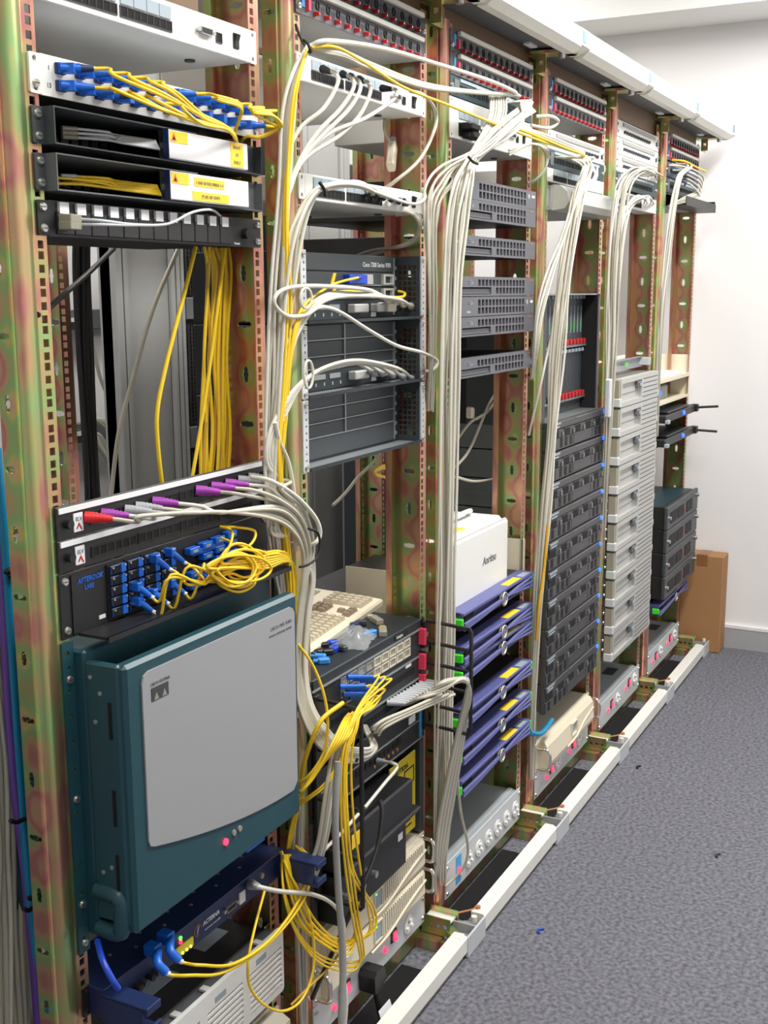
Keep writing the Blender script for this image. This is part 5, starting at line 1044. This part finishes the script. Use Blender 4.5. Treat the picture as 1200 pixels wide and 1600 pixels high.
# seen through rack 1
bundle([(341, 386, .055, 22), (340, 430, .055, 22), (339, 560, .055, 22), (338, 680, .055, 21), (333, 800, .05, 22)], 13, .0028, ['yellow', 'yellow', 'yellowdk'], 'yellow fibre hanging straight behind the teal chassis rack', 'straight yellow fibres behind the rack', 'fibre_cable', seed=9, jit=.9)
cable([(306, 386, .05), (285, 470, .05), (262, 560, .05), (246, 640, .05), (247, 700, .05), (256, 780, .05)], .0035, 'yellow', 'yellow fibre bowed away from the straight ones', name='fibre_cable')
cable([(352, 388, .04), (335, 520, .04), (318, 640, .04), (298, 760, .04)], .003, 'yellow', 'yellow fibre slanting across the straight ones', name='fibre_cable')
cable([(280, 385, .28), (240, 480, .28), (208, 590, .28), (185, 680, .28), (172, 790, .28)], .0042, 'greycable', 'grey cable slanting across the grey cabinet')
cable([(120, 380, 1.43), (131, 470, 1.43), (145, 540, 1.43), (160, 600, 1.43), (182, 640, 1.43)], .0065, 'greycable2', 'grey cable bowed in front of the light open frame')
for k in range(4): cable([(185, 668+6*k, 1.43), (155-3*k, 655, 1.43), (140+2*k, 660+5*k, 1.43), (150+4*k, 690, 1.43), (185, 745+8*k, 1.43)], .0065, G3[k % 3], 'grey cable coil in front of the light open frame', 'grey cable coil')
cable([(178, 388, .3), (140, 425, .25), (100, 460, .15), (70, 486, .03), (58, 492, .0)], .0042, 'black', 'black cable slanting through the post hole of the teal chassis rack')
bundle([(128, 330, .36, 10), (128, 420, .36, 10), (133, 560, .36, 10), (140, 680, .36, 10), (146, 820, .36, 10)], 7, .0055, ['black', 'blackmatte'], 'black power cable hanging behind the teal chassis rack', 'black power cables behind the rack', 'power_cable', seed=12)
bundle([(572, 60, .5, 14), (575, 300, .5, 14), (578, 600, .5, 14), (580, 1000, .5, 14), (585, 1345, .5, 14)], 6, .007, ['black', 'blackmatte'], 'black power cable hanging behind the router rack', 'black power cables behind the router rack', 'power_cable', seed=13)
cable([(600, 690, .3), (585, 720, .3), (560, 745, .3), (540, 770, .3), (520, 790, .3)], .004, 'greycable2', 'grey cable hanging under the routers')
for k in range(3): cable([(612, 735-3*k, .12), (598, 732-2*k, .12), (586, 738, .12), (590+3*k, 744, .12), (612, 746+2*k, .12)], .0028, 'yellow', 'coiled yellow fibre behind the router rack post', 'coiled yellow fibres', 'fibre_cable')
for k, (px, py, y, lb) in enumerate(((612, 244, .05, 'beige plastic connector hanging beside the router rack post'), (735, 645, .11, 'beige cable connector hanging behind the white analyser'))):
    q = P(px, py, y); t = thing('cable_connector', lb, 'connector', q, None, (0, .5+1.2*k, .3)); ob('shell', MB().box(-.014, .014, -.008, .008, -.028, .028, 'cream', .003), t); ob('nose', MB().box(-.009, .009, -.006, .006, .028, .04, 'labelgrey', .002), t); ob('seam', MB().box(-.0145, .0145, -.002, .002, -.02, .02, 'beige'), t)
cable([(610, 225, .05), (600, 200, .06), (604, 175, .08), (615, 160, .1)], .0026, 'greycable2', 'thin grey cable holding the hanging beige connector')
cable([(745, 655, .11), (765, 640, .11), (785, 605, .1), (792, 585, .1)], .0035, 'greycable2', 'grey cable tail of the connector behind the analyser')
for k in range(2): cable([(712, 690+40*k, .1), (735, 660+40*k, .1), (765, 640-10*k, .1), (785, 600, .1), (795, 580, .1)], .0035, 'greycable', 'grey cable slanting behind the purple-server rack', 'grey cables slanting behind the rack')
cable([(712, 745, .1), (740, 752, .1), (770, 748, .1), (792, 738, .1)], .0035, 'greycable', 'grey cable sagging behind the white analyser')
# rack 2 router, fibres and grey cables
RP = [(552, 1058), (562, 1060), (572, 1063), (540, 1073), (550, 1076), (562, 1079), (545, 1085), (555, 1089)]
for k, (px, py) in enumerate(RP):
    p0 = P(px, py, -.02); d = Vector((.75, -.62, -.12)).normalized(); p1 = p0+d*.04; rr = random.Random(80+k)
    o_ = (k % 4)*4.5+(6 if k >= 3 else 0); tail = [(553+o_*.5, 1118, -.112-.002*(k % 2)), (542+o_*.6, 1150, -.116), (533+o_*.8, 1200, -.114+.003*(k % 2)), (533+o_, 1280, -.11), (540+o_*1.2, 1360, -.1)]
    if k < 3: tail += [(550+5*k, 1430, -.09), (560+4*k, 1480, -.085), (562+2*k, 1505-4*k, -.08), (545, 1518-7*k, -.075), (500, 1505-6*k, -.07), (465, 1462-3*k, -.065), (444, 1400, -.06), (440, 1330, -.04)]
    elif k < 6: tail += [(560+5*k, 1420, -.09), (566+4*k, 1450, -.088), (562+k, 1466, -.08), (535, 1478-5*(k-3), -.075), (495, 1468-6*(k-3), -.07), (460, 1435, -.06), (444, 1390, -.05), (438, 1330, -.03)]
    else: tail = tail[:2]+[(515, 1185+5*k, -.1), (486, 1218+4*k, -.08), (468, 1238+3*k, -.06), (455, 1290, -.04), (446, 1345, -.03)]
    c = cable([p1, p1+d*.012, (568+2*k, 1092+2*k, -.1)]+tail, .0021, 'yellow', 'yellow fibre from the black router draped over the cable manager', 'yellow fibres of the black router', 'fibre_cable', plug=None)
    b = MB(); b.cyl(p0-d*.012, p1, .0055, 'bluecon', 8, .0038); ob('plug', b, c)
for k in range(6): cable([(575-6*k, 1105+2*k, -.03), (556-4*k, 1122+k, -.1), (545-5*k, 1150+2*k, -.118), (512-4*k, 1182+6*k, -.1), (490-4*k, 1208+6*k, -.08), (474, 1236, -.05), (460, 1270+4*k, -.03), (448, 1340, -.02)], .0024, 'yellow', 'yellow fibre sweeping left from the black cable manager', 'yellow fibres sweeping left of the manager', 'fibre_cable')
cable([(462, 1002, -.04), (488, 1038, -.06), (506, 1085, -.075), (512, 1130, -.08), (506, 1175, -.075), (486, 1208, -.06), (470, 1222, -.04), (462, 1228, -.02)], .0026, 'yellow', 'single yellow fibre bowed across the black cable manager', name='fibre_cable')
cable([(536, 1098, -.09), (505, 1122, -.08), (490, 1150, -.07), (476, 1190, -.05), (470, 1230, -.03)], .004, 'yellow', 'thick yellow fibre going down left of the black router', name='fibre_cable')
for k in range(12):
    px, py = 604+5*k, 1098-3*k; p0 = P(px, py, -.006); rr = random.Random(100+k)
    c = cable([p0, p0+Vector((.02, -.03, -.006)), (655+2*k, 1092-1.2*k, -.08), (692+rr.uniform(-3, 3), 1080-1.5*k, -.11), (722+.7*k, 1062+rr.uniform(-3, 3), -.13), (735-.6*k, 1082, -.125), (728-k, 1130, -.1), (716-1.5*k, 1210, -.07), (702-1.6*k, 1290, -.04), (692-k, 1350, -.02), (690, 1400, .02)], .0033, G3[k % 3], 'grey cable from the black router running over the ladder cable manager', 'grey cables over the ladder manager')
    d = Vector((.55, -.8, -.1)).normalized(); ob('boot', MB().cyl(p0, p0+d*.016, .0062, 'greyboot', 8).cyl(p0+d*.016, p0+d*.04, .006, 'greyboot', 8, .0038), c)
for k in range(3): cable([(690+10*k, 1085, -.1), (640, 1108+4*k, -.09), (600, 1125+6*k, -.08), (580+6*k, 1140+4*k, -.06), (596, 1130, -.02)], .0035, 'greycable', 'grey cable passing in front of the black multiplexer', 'grey cables in front of the multiplexer')
cable([(592, 1190, -.008), (612, 1192, -.05), (620, 1200, -.06), (600, 1225, -.06), (570, 1262, -.06)], .0035, 'whitecable', 'white cable plugged into the black multiplexer', plug=('greyboot', .03, .008))
cable([(560, 1272, -.06), (535, 1300, -.06), (505, 1330, -.055), (490, 1350, -.04)], .0034, 'whitecable', 'white cable end in front of the black power shelf')
cable([(594, 1250, -.08), (597, 1275, -.09), (588, 1330, -.095), (562, 1395, -.09), (530, 1465, -.075), (505, 1520, -.05), (488, 1560, -.02)], .0045, 'black', 'black power cable running diagonally over the beige power unit', None, 'power_cable')
cable([(528, 1190, -.12), (524, 1280, -.125), (528, 1380, -.13), (536, 1500, -.14), (533, 1600, -.15), (530, 1680, -.15)], .0062, 'midgrey', 'grey power cable hanging straight in front of the beige power unit', None, 'power_cable')
for k in range(4): cable([(545-8*k, 1160, -.1), (522-5*k, 1250, -.1), (508-4*k, 1320, -.09), (492-5*k, 1370, -.07), (470, 1395+4*k, -.04)], .0035, G3[k % 3], 'grey cable dropping behind the yellow fibres', 'grey cables behind the yellow fibres')
bundle([(470, 1230, -.02, 6), (466, 1330, -.02, 8), (470, 1440, -.015, 8), (478, 1620, -.01, 8)], 4, .0036, ['greycable2', 'midgrey'], 'grey cable hanging low in the gap beside the beige power unit', 'grey cables low in the gap', seed=18)
# navy appliance
for k, (px, py, tail) in enumerate(((238, 1482, [(300, 1524, -.1), (350, 1519, -.1), (415, 1478, -.09), (466, 1420, -.08), (486, 1372, -.07), (487, 1345, -.06), (470, 1325, -.03)]), (258, 1463, [(315, 1508, -.1), (365, 1506, -.1), (420, 1470, -.09), (462, 1415, -.08), (480, 1365, -.07), (478, 1340, -.06), (462, 1322, -.03)]))):
    p0 = P(px, py, -.035); p1 = P(px+22, py+38, -.075)
    c = cable([p1, P(px+32, py+42, -.08)]+tail, .0026, 'yellow', 'yellow fibre from the navy appliance, %s' % ('outer of two', 'inner of two')[k], 'yellow fibres of the navy appliance', 'fibre_cable')
    ob('plug', MB().box(-.009, .009, -.012, .01, -.01, .008, 'bluecon', .002), c, p0); ob('boot', MB().tube(smooth([p0+Vector((0, -.01, 0)), P(px+8, py+22, -.062), p1], 4), .0065, 'bluecon', 8).cyl(p1, P(px+27, py+40, -.078), .0036, 'labelwhite', 8), c)
cable([(392, 1382, -.034), (405, 1386, -.07), (440, 1393, -.08), (490, 1398, -.08), (522, 1415, -.08), (537, 1445, -.08), (532, 1500, -.09), (541, 1560, -.1), (535, 1640, -.1)], .0038, 'whitecable', 'light grey cable with boot from the lit port of the navy appliance', plug=('greyboot', .05, .009))
cable([(414, 1390, -.05), (398, 1450, -.07), (388, 1500, -.08), (390, 1540, -.08), (410, 1568, -.08), (440, 1580, -.08), (468, 1566, -.08), (486, 1530, -.08), (491, 1480, -.08), (480, 1420, -.075), (450, 1360, -.06), (440, 1330, -.04)], .0024, 'yellow', 'yellow fibre hanging in a round loop below the navy appliance', name='fibre_cable')
for k in range(4): cable([(444+3*k, 1335, -.05), (450+4*k, 1380, -.06), (470+8*k, 1440, -.07), (505+10*k, 1475, -.075), (545+3*k, 1490-10*k, -.08), (560, 1440-10*k, -.085)], .0024, 'yellow', 'yellow fibre sagging low beside the beige power unit', 'yellow fibres sagging low', 'fibre_cable')
cable([(455, 1570, -.05), (480, 1545, -.06), (520, 1505, -.07), (540, 1470, -.07)], .0022, 'yellowdk', 'dull yellow fibre crossing the white power strip', name='fibre_cable')
cable([(152, 1470, -.03), (160, 1500, -.06), (175, 1530, -.08), (185, 1545, -.085)], .0045, 'cobalt', 'short blue cable behind the navy cable guide')
# rack 3 bundle
bundle([(740, 247, -.07, 11), (724, 288, -.07, 16), (713, 350, -.065, 17), (707, 450, -.06, 16), (703, 600, -.055, 15), (701, 750, -.05, 15), (699, 900, -.045, 14), (696, 1000, -.04, 14), (694, 1120, -.035, 14), (692, 1230, -.03, 15), (688, 1340, -.015, 10), (688, 1400, .01, 8)], 14, .0029, G3, 'pale grey cable in the thick bundle beside the grey servers', 'thick bundle beside the grey servers', seed=21,
       starts=[[(745+6*k, 140+2*k, -.005), (765+4*k, 150, -.05), (762+4*k, 190, -.075)] if k < 7 else [(790+6*(k-7), 160+(k-7), -.02), (832-3*(k-7), 160, -.05), (790+4*(k-7), 198, -.08)] for k in range(14)])
bundle([(795, 195, -.085, 14), (750, 236, -.08, 14), (712, 258, -.06, 20), (688, 284, -.05, 22), (676, 320, -.045, 14), (674, 390, -.04, 7), (676, 460, -.035, 7), (674, 560, -.02, 5), (672, 640, .0, 4)], 8, .0029, ['whitecable', 'greycable'], 'pale cable fanning left from the tie above the grey servers', 'cables fanning left above the grey servers', seed=22, starts=[(822+2*k, 160+2*k, -.03) for k in range(8)])
cable([(716, 1150, -.07), (714, 1200, -.07), (720, 1270, -.06), (731, 1320, -.05), (727, 1350, -.04), (712, 1370, -.02), (696, 1385, -.005)], .0033, 'greycable', 'single grey cable hanging over the six-socket strip')
tie = MB().tube(smooth([P(732, 245, -.09), P(738, 252, -.092), P(746, 256, -.09)], 4), .003, 'blackmatte', 6); tag(ob('cable_tie', tie), 'black cable tie on the bundle above the grey servers', 'cable tie')
tie = MB().tube(smooth([P(499, 285, -.075), P(506, 295, -.078), P(508, 306, -.075)], 4), .003, 'blackmatte', 6); tag(ob('cable_tie', tie), 'black cable tie at the switch above the routers', 'cable tie')
tie = MB().tube(smooth([P(474, 62, -.062), P(482, 70, -.07), P(484, 82, -.066), P(470, 60, -.02), P(462, 38, -.006)], 4), .0024, 'blackmatte', 6); tag(ob('cable_tie', tie), 'black cable tie under the fuse panel of the router rack', 'cable tie')
for k in range(3): cable([(795, 235+4*k, -.01), (830, 225, -.04), (850+3*k, 235, -.045), (852, 262, -.04), (838, 280, -.02), (820, 290, .01)], .003, 'greycable', 'thin grey cable loop right of the tall white switch', 'thin cable loops right of the tall switch')
for k in range(3): cable([(800, 198, -.06), (835, 205+3*k, -.07), (880, 222+4*k, -.07), (912, 238+2*k, -.06), (905, 246, -.03)], .0032, ['whitecable', 'greycable', 'yellow'][k], '%s cable hung between the grey-server and black-server racks' % ('white', 'grey', 'yellow')[k])
cable([(838, 182, -.03), (862, 182, -.06), (872, 190, -.06), (858, 200, -.05), (830, 196, -.03)], .0042, 'whitecable', 'white cable loop at the post under the fuse panel')
# rack 4 bundle
bundle([(918, 262, -.07, 9), (906, 300, -.07, 10), (894, 360, -.065, 11), (880, 450, -.06, 12), (870, 560, -.055, 11), (862, 680, -.05, 7), (853, 790, -.05, 8), (843, 900, -.045, 8), (837, 1000, -.03, 6), (832, 1120, -.015, 4), (830, 1220, .0, 3)], 11, .003, G3, 'pale cable in the bundle beside the black blue-lit servers', 'bundle beside the black servers', seed=25, starts=[[(868+6*k, 246, -.005), (890+3*k, 248, -.05)] for k in range(11)])
bundle([(916, 262, -.08, 4), (900, 310, -.075, 5), (880, 370, -.07, 5), (858, 430, -.06, 5), (842, 490, -.05, 5), (836, 540, -.04, 4), (831, 590, -.01, 2)], 5, .003, ['whitecable', 'greycable'], 'pale cable leaving the bundle towards the grey servers post', 'cables leaving the black-server bundle', seed=26)
cable([(826, 680, -.0), (845, 600, -.04), (862, 520, -.05), (880, 440, -.06)], .003, 'whitecable', 'white cable end joining the bundle beside the card chassis')
for k in range(4): cable([(915+6*k, 262, -.03), (930, 272+3*k, -.06), (915-4*k, 300, -.07), (900, 340, -.06)], .0034, 'whitecable', 'white cable curling under the dark patch panel over the silver-lidded server', 'white cables curling under the dark panel')
cable([(838, 1000, -.05), (842, 950, -.055), (850, 890, -.055), (856, 820, -.055)], .004, 'yellowdk', 'dull yellow cable beside the black servers')
# rack 5 bundle
bundle([(1020, 270, -.06, 6), (1000, 264, -.09, 10), (978, 285, -.09, 11), (966, 330, -.08, 12), (959, 420, -.07, 11), (956, 520, -.06, 9), (953, 620, -.05, 6), (948, 720, -.03, 4), (944, 820, -.0, 3), (941, 950, .02, 3)], 10, .0031, G3, 'pale cable in the thick arched bundle above the silver servers', 'arched bundle above the silver servers', seed=31, starts=[(990+5*k, 275, -.005) for k in range(10)])
bundle([(1005, 308, -.06, 12), (988, 318, -.07, 8), (973, 345, -.07, 6), (963, 420, -.06, 6), (957, 540, -.05, 5), (952, 640, -.04, 4)], 7, .003, ['whitecable'], 'white cable feeding the arched bundle from the white switch', 'white feeder cables of the arched bundle', seed=32, starts=[(992+5*k, 318, -.005) for k in range(7)])
ob_ = ob('cable_comb', MB().box(-.012, .012, -.016, .0, -.055, .055, 'pdu', .003)); ob_.location = P(946, 622, -.06); tag(ob_, 'white plastic cable guide on the post beside the silver servers', 'cable guide')
# rack 6
bundle([(1076, 262, -.06, 5), (1062, 276, -.07, 5), (1052, 320, -.065, 5), (1042, 400, -.055, 5), (1034, 480, -.045, 4), (1029, 570, -.03, 3), (1026, 680, -.0, 2)], 6, .0034, G3, 'pale cable hanging in the rack beside the end wall', 'cables of the rack beside the end wall', seed=35, starts=[(1050+6*k, 256, -.005) for k in range(6)])
for k in range(5): cable([(1045+6*k, 258+8*k, -.01), (1075, 262+6*k, -.06), (1098-2*k, 275+6*k, -.07), (1096-k, 295+4*k, -.07), (1070, 308+2*k, -.05), (1045, 322, -.03)], .0032, G3[k % 3], 'grey cable looping over the black cable tray', 'grey cables looping over the black tray')
cable([(1050, 250, -.01), (1070, 252, -.05), (1090, 262, -.07), (1104, 268, -.075)], .003, 'yellow', 'yellow fibre end above the black cable tray', name='fibre_cable')
# hanging outside rack 1
cable([(-6, 700, .1), (6, 850, .1), (16, 1000, .1), (28, 1180, .1), (42, 1340, .1), (57, 1480, .1), (78, 1640, .1)], .0075, 'bluecable', 'thick blue cable hanging along the outer zinc post')
bundle([(-2, 850, .11, 5), (6, 960, .11, 6), (18, 1100, .11, 8), (30, 1240, .11, 8), (42, 1360, .11, 6), (54, 1500, .11, 5), (66, 1640, .11, 5)], 4, .0062, ['violetcable'], 'violet cable hanging beside the thick blue cable', 'violet cables by the outer post', seed=41)
bundle([(-25, 900, .13, 20), (-8, 1050, .13, 18), (4, 1200, .13, 24), (12, 1330, .13, 28), (14, 1450, .13, 30), (18, 1640, .13, 32)], 12, .0042, ['whitecable', 'greycable', 'greycable2'], 'grey cable in the bunch left of the outer zinc post', 'grey bunch by the outer post', seed=42, depth=.015)
for k, (a, b, c_) in enumerate(((20, 892, 6), (26, 898, 6), (44, 1282, 22), (58, 1402, 7), (58, 1420, 14))):
    tie = MB().tube([P(a-c_+2*c_*q/8-6, b+3*math.sin(q), .088) for q in range(9)], .0032, 'blackmatte', 6); tag(ob('cable_tie', tie), 'black cable tie around the cables by the outer post', 'cable tie', 'ties of the outer cables')
# loose parts on the black router
rr = random.Random(5)
for k, (px, py, m) in enumerate(((500, 1030, 'blueconlight'), (506, 1036, 'blueconlight'), (512, 1022, 'black'), (500, 1022, 'black'), (505, 1012, 'black'), (520, 1008, 'cobalt'), (522, 1018, 'cobalt'), (534, 1016, 'charcoal'), (553, 980, 'navy'), (565, 976, 'charcoal'), (580, 992, 'blueconlight'))):
    p = PZ(px, py, .772); t = thing('dust_cap', '%s plastic dust cap lying loose on the black router' % {'blueconlight': 'bright blue', 'black': 'black', 'cobalt': 'dark blue', 'charcoal': 'charcoal', 'navy': 'navy'}[m], 'cap', (p.x, p.y, .7712), 'loose caps on the black router', (0, 0, rr.uniform(0, 3)))
    ob('cap_body', MB().box(-.011, .011, -.007, .007, 0, .011, m, .002), t); ob('cap_stub', MB().cyl((.011, 0, .0055), (.02, 0, .0055), .004, m, 8), t)
for k, (px, py) in enumerate(((598, 990), (588, 972))):
    p = PZ(px, py, .772); t = thing('transceiver', ('brass-ended transceiver lying beside the plastic bag', 'beige transceiver lying behind the plastic bag')[k], 'transceiver', (p.x, p.y, .7712), None, (0, 0, .5+.4*k)); ob('case', MB().box(-.02, .02, -.008, .008, 0, .011, 'taupe', .001), t); ob('nose', MB().box(.02, .034, -.006, .006, .002, .009, ('yellowdk', 'beige')[k], .001), t)
p = PZ(552, 1000, .772); bg = MB(); n = 10
vs = []; fs = []
for i in range(n+1):
    for j in range(n+1):
        a, b = i/n-.5, j/n-.5; e = max(0, 1-(2*abs(a))**3)*max(0, 1-(2*abs(b))**3)
        vs.append((a*.12+rr.uniform(-.004, .004), b*.075+rr.uniform(-.004, .004), e*(.018+rr.uniform(-.009, .009))+.0005))
for i in range(n):
    for j in range(n): fs.append((i*(n+1)+j, (i+1)*(n+1)+j, (i+1)*(n+1)+j+1, i*(n+1)+j+1))
bg.add(vs, fs, 'bag', True); o = ob('plastic_bag', bg, None, (p.x, p.y, .7715), (0, 0, .25)); tag(o, 'crumpled clear plastic bag lying on the black router', 'bag')
# floor scraps
for (px, py, m, lb) in ((998, 1200, 'blackmatte', 'tiny dark scrap on the carpet near the floor rail'), (845, 1456, 'cobalt', 'tiny blue scrap on the carpet'), (1122, 1338, 'charcoal', 'tiny grey scrap on the open carpet')):
    p = PZ(px, py, 0); o = ob('floor_scrap', MB().tube(smooth([(-.012, 0, .0035), (0, .006, .0035), (.012, -.003, .003)], 4), .003, m, 5), None, (p.x, p.y, 0)); tag(o, lb, 'scrap')
